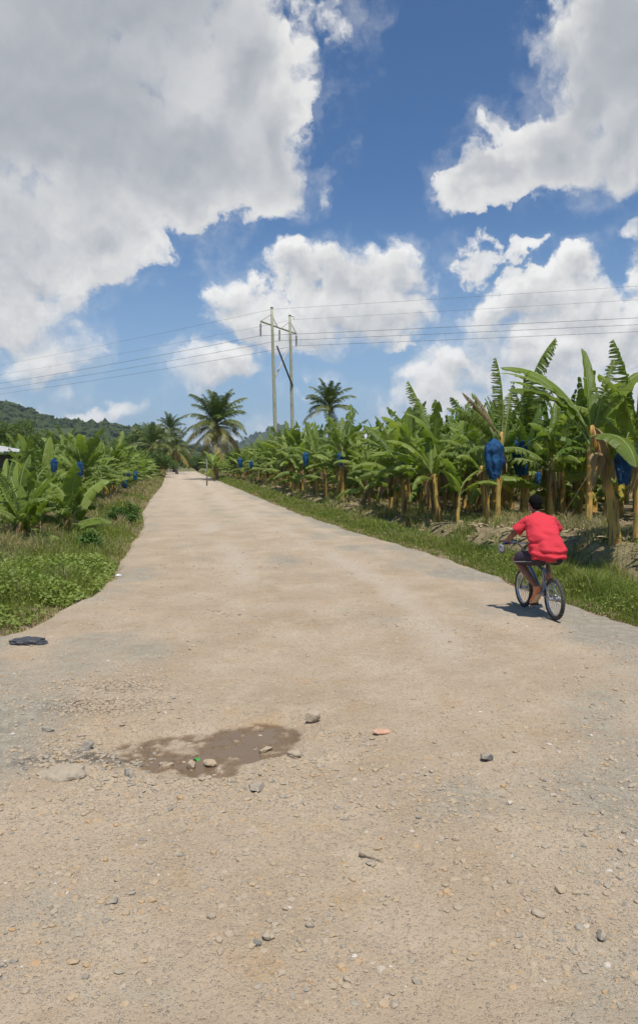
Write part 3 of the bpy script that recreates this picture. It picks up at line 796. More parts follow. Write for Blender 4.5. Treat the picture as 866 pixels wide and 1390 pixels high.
def hero(px, py, h, leaves, seed, label, lean=0.0, r0=.092, ndry=3, sc=1.0, gh=.45):
    for _ in range(12):
        x, y = ray(px, py, gh); z = float(ground_h(x, y)); gh = .5*gh+.5*z
    o = plant(h, leaves, seed, r0, lean, ndry, jit=.45); o.location = (x, y, z); o.scale = (sc,)*3
    tag(o, label, 'banana plant', 'banana plants of the right-hand grove nearest the road'); return x, y
taken = []
GR = 'banana plants of the right-hand grove nearest the road'
# nearest plants on the right, read off the photograph (0 = away to the right, 180 = to the left, 270 = towards the viewer)
hx = []
hx.append(hero(676, 707, 2.7, [('comb2', 170, .98), ('ragged', 150, .9), ('ragged', 120, .8), ('brown', 200, 1.0), ('brown', 165, .9, -.3), ('ragged', 185, .8), ('ragged', 215, .9), (5, 140, .8), (7, 215, .7), ('comb2', 90, .8), (12, 105, .7)], 701,
    'tall banana plant with snapped brown leaves pointing left, over a blue bag', .03))
hx.append(hero(709, 699, 2.75, [('comb', 348, 1.5), ('comb2', 300, 1.05), ('comb', 60, .9), ('comb2', 20, 1.0), ('comb2', 200, 1.0), ('comb2', 120, .95), ('comb', 290, .9), (12, 330, 1.0), (4, 20, 1.0), ('ragged', 20, 1.0), (3, 160, .7), ('hang', 280, .6)], 702,
    'tallest banana plant, behind the rider, a dark combed leaf sweeping up right', 0))
hx.append(hero(836, 741, 2.2, [('broad', 168, .85, .05), ('broad2', 183, .8, -.15), ('hang', 285, .8), ('broad', 20, .9), (4, 172, .9, -.05), (9, 160, .9, .0), ('hang', 330, .8), ('upright', 120, .9), ('comb2', 60, .7)], 703,
    'banana plant near the right edge with slanting stem and broad arching leaves', -.22, .11))
hx.append(hero(862, 735, 2.05, [('comb2', 185, .82), ('comb2', 330, .72), ('broad', 320, .9), ('hang', 320, .8), (1, 200, .9), (2, 30, 1.), (5, 250, .9), (3, 150, .9)], 704,
    'banana plant cut by the right edge of the photo with thin leaves standing up', .02))
hx.append(hero(660, 709, 1.7, [(1, 150, .75), (5, 200, .7), (3, 170, .75), (6, 220, .7), (2, 100, .7), (0, 60, .7), (3, 130, .7)], 705, 'slender banana plant with a dark leaning stem left of the hanging blue bags', -.10, .085, 2))
hx.append(hero(597, 708, 1.55, [(2, 180, .8), (4, 200, .8), (6, 330, .8), (9, 0, .75), (5, 270, .8), (0, 90, .8), (8, 230, .8), (10, 30, .8)], 706, 'banana plant with a red brown leaning stem midway along the right grove front', -.16, .11))
hx.append(hero(622, 711, 1.1, [(10, 170, .6), (9, 30, .6), (2, 250, .6), (6, 320, .6), ('broad', 220, .5)], 707, 'small banana sucker with bright leaves and a thin dark stem', 0, .06, 0))
hx.append(hero(630, 690, 1.75, [(0, 170, .9), (3, 10, .9), (6, 210, .85), (9, 320, .9), (5, 250, .8), (1, 100, .9), (4, 60, .9)], 708, 'banana plant with a red brown upright stem beside the small sucker', .02, .11))
hx.append(hero(536, 697, 1.75, [('upright', 0, .85), (0, 190, .95), (3, 170, .9), (6, 200, .9), (2, 340, .9), (5, 10, .9), (9, 270, .9), (7, 300, .8), (12, 60, .9)], 709, 'banana plant with a pale bulging stem standing forward at the left of the near grove', 0, .12))
hx.append(hero(772, 690, 2.0, [(0, 175, .85), (1, 130, .85), ('broad', 10, .8), (3, 20, .9), (5, 240, .9), (0, 120, .9), (7, 310, .8), (6, 350, .9)], 710, 'banana plant with a yellow stem leaning left behind a small blue bag', -.22, .13))
hx.append(hero(803, 695, 2.0, [('broad2', 200, .9), (2, 170, .9), (4, 320, .9), (6, 30, .9), (12, 90, .9), (5, 260, .9)], 711, 'banana plant with a thick yellow stem leaning right, left of a pair', .12, .16))
hx.append(hero(823, 694, 2.1, [('broad', 350, .85), (2, 210, .9), (4, 20, .9), (6, 270, .9), (0, 90, .9), (3, 180, .8)], 712, 'banana plant with a thick yellow stem leaning right, right of a pair', .14, .15))
hx.append(hero(742, 693, 1.0, [(10, 200, .5), ('broad', 240, .45), (9, 330, .5), (6, 20, .5), (2, 100, .5), ('hang', 270, .4)], 713, 'short banana plant with a wide dark leaf just behind the rider head', 0, .09, 1))
hx.append(hero(572, 690, 1.7, [(0, 150, .9), (9, 190, .8), (4, 350, .85), (6, 260, .8), (5, 30, .8), (13, 80, .9)], 714, 'banana plant between the bulging pale stem and the red brown leaning stem', .04, .10))
hx.append(hero(494, 683, 1.6, [(0, 170, .9), (2, 20, .9), (6, 200, .8), (9, 320, .9), (3, 260, .8), (5, 90, .9), (13, 60, .9)], 715, 'banana plant at the foot of the bank where the grove front turns away', .03, .11))
taken += hx

rr_ = random.Random(17)
def grove(side, spec, label_front, label_back, gf, gb, limit):
    """rows run along the road; spec gives (distance from road edge, spacing, y from, y to, front?, scale)"""
    cnt = 0
    for (d, sp, y0, y1, front, sc0) in spec:
        y = y0+rr_.uniform(0, sp)
        while y < y1 and cnt < limit:
            dd = d+rr_.uniform(-.45, .45); yy = y+rr_.uniform(-.4, .4)
            x = (redge(yy)+dd/.985) if side > 0 else (ledge(yy)-dd/.985)
            y += sp*rr_.uniform(.75, 1.25)
            px = 433+x/yy*FPX
            if side > 0 and yy < 24: continue
            if side < 0 and px < 48 and 23 < yy < 44: continue
            if px > 866+170*18/yy or px < -170*18/yy or any(math.hypot(x-a, yy-b) < (1.0 if front else 1.1) for a, b in taken): continue
            taken.append((x, yy)); sc = sc0*rr_.uniform(.86, 1.12)
            kd = rr_.randrange(12) if side > 0 else (12+rr_.randrange(7) if rr_.random() < .6 else rr_.randrange(12))
            if side > 0 and not front and rr_.random() < .22: kd = 12+rr_.randrange(7)
            put_plant(kd, x, yy, rr_.uniform(0, 6.28), sc, label_front if front else label_back, gf if front else gb); cnt += 1
    return cnt
nR = grove(1, [(3.2, 1.9, 24, 62, True, 1.03), (3.4, 2.2, 62, 120, True, .98), (5.2, 2.2, 18, 75, False, 1.06), (7.2, 2.1, 17, 80, False, 1.12), (9.4, 2.1, 17, 70, False, 1.16),
               (11.8, 2.2, 20, 75, False, 1.06), (14.5, 2.6, 20, 72, False, 1.08), (3.4, 3.2, 120, 190, True, .9), (6, 3.4, 78, 150, False, 1.1), (18, 3.2, 24, 72, False, 1.12), (9.5, 5, 80, 150, False, 1.2)],
           'banana plant of the front row running up the right side of the road', 'banana plant standing inside the right-hand grove behind its front row',
           'front row of the right grove, farther up the road', 'banana plants inside the right grove', 185)
# left: a dense near clump then the grove along the road
GL = 'banana plants in the near clump on the left'
nearL = [(-7.3, 18.9, 12, .60, 'banana plant at the left edge of the photo with its leaves drooping onto the grass', 1.0),
         (-7.7, 20.8, 14, .76, 'banana plant of the near left clump with a pale blade folded towards the road', 2.2),
         (-8.6, 19.9, 16, .58, 'banana plant half out of the photo behind the drooping one at the left edge', 4.0),
         (-6.7, 20.9, 15, .70, 'banana plant on the road side of the near left clump above a yellowing leaf', 5.1),
         (-8.2, 23.0, 18, .74, 'banana plant at the back of the near left clump', .4)]
for x, y, k, sc, lb, rz in nearL:
    put_plant(k, x, y, rz, sc, lb, GL); taken.append((x, y))
put_plant(17, -6.75, 17.7, 2.0, .66, 'low leafy banana sucker at the foot of the near left clump, at the left edge', GL); taken.append((-6.75, 17.7))
put_plant(13, -6.35, 19.6, 3.3, .62, 'low banana sucker beside the grass at the right foot of the near left clump', GL); taken.append((-6.35, 19.6))
put_plant(12, -10.9, 27.2, 1.0, .74, 'low banana plant standing right in front of the pale roofed shed', 'banana plants in front of the shed'); put_plant(15, -11.9, 28.3, 4.0, .74, 'low banana plant at the left edge in front of the pale roofed shed', 'banana plants in front of the shed'); taken += [(-10.9, 27.2), (-11.9, 28.3)]
for x, y in [(-11.9, 87.5), (-12.3, 91.5)]:
    put_plant(5, x, y, 1.0+x, 1.0, 'banana plant growing in front of the full coconut palm', 'banana plants at the foot of the palm'); taken.append((x, y))
nL = grove(-1, [(2.6, 1.7, 27, 72, True, .80), (4.2, 1.9, 24, 70, False, .84), (6.4, 2.2, 24, 66, False, .9), (2.5, 3.0, 72, 160, True, .95), (8.8, 2.6, 26, 60, False, 1.0), (5.5, 4.5, 72, 120, False, 1.05)],
           'low banana plant of the front row along the left side of the road', 'banana plant standing inside the left-hand grove behind its front row',
           'front row of the left grove along the road', 'banana plants inside the left grove', 88)
# beyond the three hundred plants that show: the depth of the groves as one mass
def banana_leaf_small(L, W, launch, arch, seed):
    rg = np.random.default_rng(seed); V = []; Q = []; nv = 0; n = 13; s = np.linspace(0, 1, n); th = launch+arch*s**1.5; ds = L/(n-1)
    C = np.stack([np.concatenate([[0], np.cumsum(np.sin(th[:-1])*ds)]), 0*s, np.concatenate([[0], np.cumsum(np.cos(th[:-1])*ds)])], -1)
    for sd_ in (-1, 1):
        for i in range(1, n-1):
            w_ = W*math.sin(min(1, s[i]*4)*1.57)*(1-s[i]**3)*rg.uniform(.75, 1.05); ph = rg.uniform(.2, 1.15)
            o1 = np.array([.15*w_, sd_*w_*.55*math.cos(ph*.4), -w_*.5*math.sin(ph*.4)]); o2 = o1+np.array([.1*w_, sd_*w_*.5*math.cos(ph*1.4), -w_*.6*math.sin(ph*1.4)])
            a, b = C[i], C[i+1]*.92+C[i]*.08
            V += [a, b, a+o1, b+o1, a+o2, b*.85+a*.15+o2]; q = [(0, 1, 3, 2), (2, 3, 5, 4)]
            Q += [tuple(k+nv for k in f) for f in q]; nv += 6
    return np.array(V), np.array(Q)
SML = [banana_leaf_small(2.2, .31, la, ar, 900+k) for k, (la, ar) in enumerate([(.1, .7), (.3, 1.1), (.5, 1.4), (.75, 1.4), (1.0, 1.5), (1.3, 1.3), (.2, .4), (.9, 1.0)])]
def deep_grove():
    rg = np.random.default_rng(77); V = []; F = []; fm = []; n = 0
    spots = []
    for (side, cnt, y0, y1, d0, d1, hs) in ((1, 300, 23.5, 150, 6, 34, 1.15), (-1, 200, 27, 150, 5, 34, .62)):
        k = 0; tries = 0
        while k < cnt and tries < 6000:
            tries += 1; y = 1/(1/y0-rg.uniform()*(1/y0-1/y1)); d = rg.uniform(d0, d1); x = redge(y)+d if side > 0 else ledge(y)-d
            px = 433+x/y*FPX
            if (side < 0 and px < 48 and y < 44) or px > 920 or px < -60 or any((x-a)**2+(y-b)**2 < 1.0 for a, b in taken): continue
            taken.append((x, y)); spots.append((x, y, hs*rg.uniform(.85, 1.15), rg.uniform(0, 6.28))); k += 1
    for x, y, hs, a0 in spots:
        z = float(ground_h(x, y)); h = 1.95*hs+(.2 if hs < .8 else 0)
        for k in range(12):
            v, q = SML[(k*3+int(a0*5)) % 8] if k > 2 else SML[(0, 6, 1)[k]]
            r = rotz(a0+k*2.4+rg.uniform(-.3, .3)); s = rg.uniform(.75, 1.05)
            V.append((v*s)@r.T+np.array([x, y, z+h-.03*k])); F.append(q+n); fm.append(np.zeros(len(q))); n += len(v)
        mb = MB(); mb.tube([(x, y, z-.2), (x+.03, y, z+h*.5), (x, y, z+h)], [.13, .09, .06], 7, False)
        v = np.concatenate(mb.v); q = np.concatenate(mb.f4); V.append(v); F.append(q+n); fm.append(np.ones(len(q))); n += len(v)
    V = np.concatenate(V)
    mm = leafmat('deep_leaf', (.075, .135, .016), (.205, .27, .045), .34, .4)
    me = mesh_np('banana_grove', V, [np.concatenate(F)], [mm, stem_m], False, {'tone': np.zeros(len(V))}, np.concatenate(fm))
    tag(link(D.objects.new('banana_grove', me)), 'banana leaves filling the depth of both groves behind the front rows', kind='stuff')
deep_grove()
print('plants', nR, nL, len(hx)+len(nearL))

# blue bags over the fruit -----------------------------------------------------
def bag_mat():
    m, N, out = new_mat('blue_film')
    n = N.noise(objco(N), 7, 4, .6)
    c = N.mix(N.mr(n, .3, .7), (.002, .045, .13), (.008, .12, .30))
    p = principled(N, None, c, .38, N.bump(N.noise(objco(N), 12, 5, .75), 1.0, .06), .5)
    tr = N.t.nodes.new('ShaderNodeBsdfTranslucent'); tr.inputs[0].default_value = (.01, .12, .38, 1)
    mx = N.t.nodes.new('ShaderNodeMixShader'); mx.inputs[0].default_value = .25
    N.L.new(p.outputs[0], mx.inputs[1]); N.L.new(tr.outputs[0], mx.inputs[2]); N.L.new(mx.outputs[0], out.inputs[0]); return m
bag_m = bag_mat()
def bag_mesh(seed):
    n, seg = 34, 40; v = []
    for i in range(n):
        s = i/(n-1); r = .21*(min(1, (s/.22)**.7 if s > 0 else 0))*(1-.45*max(0, (s-.55)/.45)**1.3)+.012
        for k in range(seg):
            a = 2*math.pi*k/seg; f = 1+.10*math.sin(a*5+seed+s*3)+.07*math.sin(a*9-s*8+seed*2)
            hem = -.03*math.sin(a*4+seed)*(s > .95)
            v.append((r*f*math.cos(a), r*f*math.sin(a), -.98*s+hem))
    v = np.array(v); v += .040*np.stack([fbm(v[:, 0]*8, v[:, 1]*8, v[:, 2]*7, 4, seed+j) for j in range(3)], -1)
    i = np.arange(n-1)[:, None]*seg; j = np.arange(seg)[None]; q = np.stack([i+j, i+seg+j, i+seg+(j+1) % seg, i+(j+1) % seg], -1).reshape(-1, 4)
    mb = MB(); mb.add(v, (), q)
    return mb.mesh('banana_bag', [bag_m])
BAGM = [bag_mesh(i) for i in range(3)]
stalk_m = simple('fruit_stalk', (.10, .14, .04), (.16, .17, .06), .6, 20)
def bag(px, ytop, ybot, y, label, i, fat=1.0):
    """a bag whose top and bottom are seen at these heights when it hangs y metres away"""
    x = (px-433)/FPX*y; zt = CAMZ-(ytop-HOR)/FPX*y; ln = (ybot-ytop)/FPX*y
    o = link(D.objects.new('banana_bag', BAGM[i % 3])); o.location = (x, y, zt); s = ln/.98;  o.scale = (s*fat, s*fat, s); o.rotation_euler = (0, 0, i*1.3)
    tag(o, label, 'blue bag', 'blue bags over the banana bunches')
    st = MB(); st.tube([(0, 0, .02-.12), (.03, .02, .14/s), (.10, .10, .32/s)], [.02, .022, .02], 6); so = st.build('stalk', stalk_m, o)
for a in [(670, 595, 650, hx[0][1]-1.0, 'large dark blue bag hanging left of the rider head, left of a close pair'), (707, 591, 644, hx[1][1]-1.9, 'large dark blue bag hanging straight above the rider head, right of a close pair'),
          (770, 596, 622, hx[9][1]-.9, 'small blue bag hanging behind the leaves right of the pair above the rider'), (846, 610, 657, hx[3][1]-.6, 'bright blue bag hanging between stems near the right edge'),
          (548, 606, 629, 27, 'blue bag seen edge on at the left of the near right grove'), (415, 613, 631, 40, 'blue bag in the middle of the right grove front, leftmost of three close together'),
          (435, 616, 630, 43, 'blue bag in shade between two others in the right grove front'), (462, 613, 632, 36, 'blue bag rightmost of three close together in the right grove front'),
          (326, 621, 635, 62, 'blue bag far up the right grove front near the palm'), (341, 625, 636, 66, 'pale blue bag far up the right grove front right of the one near the palm'),
          (74, 622, 641, 18.4, 'blue bag high among the leaves on the left, nearest the left edge'), (109, 626, 647, 19.8, 'blue bag on the left hanging right of the one nearest the left edge'),
          (170, 648, 663, 44, 'lowest blue bag of three close together on the left'), (174, 638, 648, 46, 'upper left blue bag of three close together on the left'),
          (184, 639, 652, 45, 'right hand blue bag of three close together on the left'), (730, 640, 657, 24, 'dim blue bag low in the grove right of the rider head'), ]:
    bag(*a, BAGC := (globals().get('BAGC', 0)+1))

# fallen leaves under the plants
def build_litter():
    rng = np.random.default_rng(33); V = []; Q = []; n = 0
    for (side, cnt, y0, y1, d0, d1) in ((1, 4200, 12, 60, 2.0, 9), (-1, 1500, 17, 55, 2.2, 7)):
        t = rng.uniform(0, 1, cnt); y = 1/(1/y0-t*(1/y0-1/y1)); d = rng.uniform(d0, d1, cnt)
        x = redge(y)+d if side > 0 else ledge(y)-d; k = fbm(x, y, octv=2, seed=34) > -.12; x, y = x[k], y[k]
        z = ground_h(x, y)
        for a, b, c in zip(x, y, z):
            az = rng.uniform(0, 6.28); L = rng.uniform(.08, .38); w = L*rng.uniform(.15, .4); m = 4
            u = np.array([math.cos(az), math.sin(az), 0]); s = np.array([-math.sin(az), math.cos(az), rng.uniform(-.5, .5)])
            q = np.linspace(0, 1, m)[:, None]; mid = np.array([a, b, c+.015])+u*L*q+np.array([0, 0, 1])*(rng.uniform(.0, .09)*np.sin(q*3.1)+rng.uniform(0, .05)*q)
            ww = w*np.sin(q*2.6+.4)*.5
            V.append(np.concatenate([mid-s*ww, mid+s*ww])); i = np.arange(m-1); Q.append(np.stack([i, i+1, i+m+1, i+m], -1)+n); n += 2*m
    V = np.concatenate(V)
    m, N, out = new_mat('litter_leaf'); nz = N.noise(pos(N), 2.5, 3, .6)
    principled(N, out, N.mix(N.mr(nz, .3, .7), (.13, .085, .045), (.42, .33, .21)), .85, None, .1)
    me = mesh_np('leaf_litter', V, [np.concatenate(Q)], [m], False)
    tag(link(D.objects.new('leaf_litter', me)), 'dry brown leaves fallen between the banana stems', kind='stuff')
build_litter()
# prop cord
mb = MB(); xa, ya = ray(757, 697, .4); pa = np.array([xa, ya, float(ground_h(xa, ya))]); yb = 18.6; pb = np.array([(808-433)/FPX*yb, yb, CAMZ+(630-628)/FPX*yb])
mb.tube([pa, (pa+pb)/2+(0, 0, -.03), pb], .009, 5)
tag(mb.build('prop_cord', simple('cord', (.45, .38, .22), None, .8)), 'thin tan cord stretched from the ground up to a banana plant right of the rider', 'cord')
# ------------------------------------------------------------------ palms
palm_m = leafmat('palm_leaflet', (.045, .090, .018), (.10, .155, .03), .25, .42, tonecol=(.36, .27, .07), spec=.5)
bark_m = simple('palm_bark', (.20, .17, .13), (.30, .26, .20), .9, 6, bump=.5)
def frond_mesh(L, launch, arch, seed, dry=0.0):
    rg = np.random.default_rng(seed); n = 26; s = np.linspace(0, 1, n); th = launch+arch*s**1.4; ds = L/(n-1)
    C = np.stack([np.concatenate([[0], np.cumsum(np.sin(th[:-1])*ds)]), .12*L*rg.normal()*s**2, np.concatenate([[0], np.cumsum(np.cos(th[:-1])*ds)])], -1)
    mb = MB(); mb.tube(C, .045*(1-s*.9)+.006, 5, a=.35+dry*.5)
    nl = 58
    for k in range(nl):
        u = .12+.88*k/nl; f = u*(n-1); i = min(int(f), n-2); p = C[i]+(C[i+1]-C[i])*(f-i); t = C[i+1]-C[i]; t = t/np.linalg.norm(t)
        ll = .95*math.sin(min(1, (u-.05)*2.3)*1.57)*(1-.62*max(0, u-.5)/.5)*L/4
        for sd_ in (-1, 1):
            b = np.array([0, 1., 0])*sd_; nn = np.cross(t, b)*sd_
            d = b*.75+t*.55+nn*rg.normal(.05, .15); d /= np.linalg.norm(d)
            m = 4; q = np.linspace(0, 1, m)[:, None]; c = p+d*q*ll+np.array([0, 0, -1])*(q**1.8)*ll*rg.uniform(.35, .8)
            w = .036*np.sin(q*2.4+.6)*L/4; A = c-t*w; B = c+t*w; i2 = np.arange(m-1)
            mb.add(np.concatenate([A, B]), (), np.stack([i2, i2+1, i2+m+1, i2+m], -1), a=float(np.clip(dry+rg.normal(0, .08)+.15*u, 0, 1)))
    return mb.mesh('frond', [palm_m], False)
FR = [frond_mesh(4.2, .12, .7, 1), frond_mesh(4.4, .4, 1.1, 2), frond_mesh(4.4, .75, 1.3, 3), frond_mesh(4.3, 1.15, 1.5, 4, .1), frond_mesh(4.4, 1.6, 1.3, 5, .35), frond_mesh(4.4, 2.2, .8, 6, .8)]
def palm(px, ytop, y, L, label, seed, nf=26, trunk=None, low=True, gz=None):
    """ytop: where the growing point is seen"""
    rg = random.Random(seed); x = (px-433)/FPX*y; zt = CAMZ+(HOR-ytop)/FPX*y; g = float(ground_h(x, y)) if gz is None else gz
    root = empty('coconut_palm', (x, y, g)); h = zt-g
    n = 16; s = np.linspace(0, 1, n); mb = MB(); bend = rg.uniform(-.6, .6)
    P = np.stack([bend*(1-s)**2*h*.12, .2*np.sin(s*2), s*h], -1); P[:, 0] -= P[-1, 0]
    P = np.concatenate([np.array([[P[0, 0], P[0, 1], -.4]]), P]); r = np.concatenate([[.26], (.24*np.exp(-s*7)+.14-.03*s)])
    mb.tube(P, r, 12); mb.build('trunk', bark_m, root)
    for k in range(nf):
        q = k/nf; j = min(5, int(q*(6 if low else 4.4))); o = link(D.objects.new('frond', FR[j]), root)
        o.location = (P[-1, 0], P[-1, 1], h-.05*k/nf*8); o.rotation_euler = (rg.uniform(-.1, .1), rg.uniform(-.12, .12), k*2.4+rg.uniform(-.25, .25)); sc = L/4.2*rg.uniform(.85, 1.08); o.scale = (sc,)*3
    nut = MB()
    for k in range(7):
        a = k*.9; nut.ell((P[-1, 0]+.28*math.cos(a), P[-1, 1]+.28*math.sin(a), h-.35-.08*(k % 3)), (.13, .13, .16), 10, 7)
    nut.build('coconuts', simple('coconut', (.12, .14, .04), (.20, .17, .06), .6, 5), root)
    tag(root, label, 'palm tree', None); return root
palm(294, 575, 96, 4.7, 'full coconut palm with yellow hanging fronds at the right side of the road end', 11, 40)
palm(447, 550, 74, 2.9, 'dark coconut palm rising behind the right grove, right of the pylon', 12, 26, low=False)
palm(231, 582, 175, 4.2, 'thin coconut palm above the round tree at the left of the road end', 13, 20, low=False)
palm(207, 604, 118, 4.4, 'low coconut palm with arching fronds in front of the round tree', 14, 20)
palm(238, 607, 150, 4.2, 'coconut palm leaning over the far bend of the road', 15, 20)

# ------------------------------------------------------------------ broadleaf trees
crown_m = leafmat('tree_leaf', (.05, .10, .016), (.115, .175, .032), .3, .5, tonecol=(.13, .17, .03))
bark2_m = simple('tree_bark', (.12, .09, .06), (.20, .16, .12), .9, 8, bump=.5)
def tree(px, ytop, ybase_h, y, rx, label, seed, nleaf=9000, size=.28, name='tree', tone=0.0, gz=None, squat=.8):
    rg = np.random.default_rng(seed); x = (px-433)/FPX*y; zt = CAMZ+(HOR-ytop)/FPX*y; g = float(ground_h(x, y)) if gz is None else gz
    root = empty(name, (x, y, g)); H = zt-g; ch = H-ybase_h
    pts = []; cl = []
    for k in range(34):
        a = rg.uniform(0, 6.28); el = math.asin(rg.uniform(-.35, 1)); rr_ = rg.uniform(.55, .92)
        cl.append(((math.cos(a)*math.cos(el)*rx*rr_, math.sin(a)*math.cos(el)*rx*rr_, ybase_h+ch*.42+math.sin(el)*ch*.50*rr_), rg.uniform(.20, .36)*rx))
    top = max(c[0][2]+c[1]*.62 for c in cl)
    cl = [((c[0][0], c[0][1], c[0][2]*H/top), c[1]) for c in cl]
    per = nleaf//len(cl)
    for c, r in cl:
        d = rg.normal(size=(per, 3)); d /= np.linalg.norm(d, axis=1)[:, None]; pts.append(np.array(c)+d*r*np.array([1, 1, .65])*rg.uniform(.55, 1.08, per)[:, None])
    v, q = leaf_cloud(np.concatenate(pts), size, rg, .6, .4)
    tn = np.clip(fbm(v[:, 0]*.8, v[:, 1]*.8, v[:, 2]*.8, 2, seed)*.6+tone, 0, 1)
    o = link(D.objects.new('crown', mesh_np('crown', v, [q], [crown_m], False, {'tone': tn})), root)
    mb = MB(); mb.tube([(0, 0, -.3), (.1, 0, ybase_h*.6), (0, .1, ybase_h+ch*.3)], [rx*.09, rx*.07, rx*.05], 10)
    for c, r in cl[::3]: mb.tube([(0, .05, ybase_h*.8), (c[0]*.4, c[1]*.4, ybase_h+(c[2]-ybase_h)*.5), c], [rx*.045, rx*.03, rx*.01], 6)
    mb.build('trunk', bark2_m, root); tag(root, label, 'tree'); return root
tree(204, 574, 2.0, 182, 6.2, 'round dense green tree at the left of the road end', 31, 14000, .38)
tree(236, 606, 1.0, 190, 4.5, 'small green tree directly behind the far bend of the road', 32, 6000, .38)
tree(18, 568, 1.5, 92, 4.6, 'broad yellow green tree with a flat top behind the left grove', 33, 12000, .24, tone=.5)
tree(-30, 560, 1.5, 88, 5.0, 'yellow green tree beyond the left edge of the photo', 34, 8000, .26, tone=.5)
tree(203, 611, .3, 110, 3.6, 'leafy bush hiding the foot of the low coconut palm', 39, 5000, .26)
tree(216, 616, .3, 140, 3.6, 'leafy bush hiding the foot of the leaning coconut palm', 40, 4000, .3)
tree(268, 618, .5, 215, 5, 'dark bushy tree closing the end of the road', 36, 6000, .4)
tree(222, 622, .3, 212, 5, 'low wide tree across the bend of the road', 37, 6000, .4, tone=.2)
tree(160, 597, 1.0, 150, 5, 'dark leafy tree rising a little above the far left grove', 38, 6000, .32)

# two leafy shrubs and weeds clumps on the left verge
shrub_m = leafmat('shrub_leaf', (.055, .12, .02), (.12, .20, .035), .3, .45)
def shrub(px, py, w, h, label, seed, n=1300):
    x, y = ray(px, py, .08); z = float(ground_h(x, y)); rg = np.random.default_rng(seed)
    root = empty('shrub', (x, y, z)); mb = MB(); P = []
    for k in range(16):
        a = rg.uniform(0, 6.28); t = rg.uniform(.2, 1); tip = np.array([math.cos(a)*w*t, math.sin(a)*w*t, h*rg.uniform(.6, 1.05)*(1.1-.5*t)])
        mb.tube([(0, 0, -.03), tip*.5+(0, 0, .1*h), tip], [.010, .007, .003], 5)
        q = rg.uniform(.25, 1.05, n//16)[:, None]; P.append(tip*q+rg.normal(0, .05, (n//16, 3)))
    mb.build('branches', bark2_m, root)
    v, q = leaf_cloud(np.concatenate(P), .085, rg, .45, .4); v[:, 2] = np.maximum(v[:, 2], .01)
    link(D.objects.new('foliage', mesh_np('foliage', v, [q], [shrub_m], False, {'tone': np.zeros(len(v))})), root)
    tag(root, label, 'shrub', 'shrubs on the left verge'); return root
shrub(163, 712, .55, .62, 'bright leafy shrub on the left verge beside the road, farther from the camera', 41, 2600)
shrub(123, 745, .38, .42, 'darker low shrub on the left verge, nearer to the camera', 42, 1600)
shrub(178, 699, .4, .5, 'small shrub touching the road behind the bright one', 43, 1200)

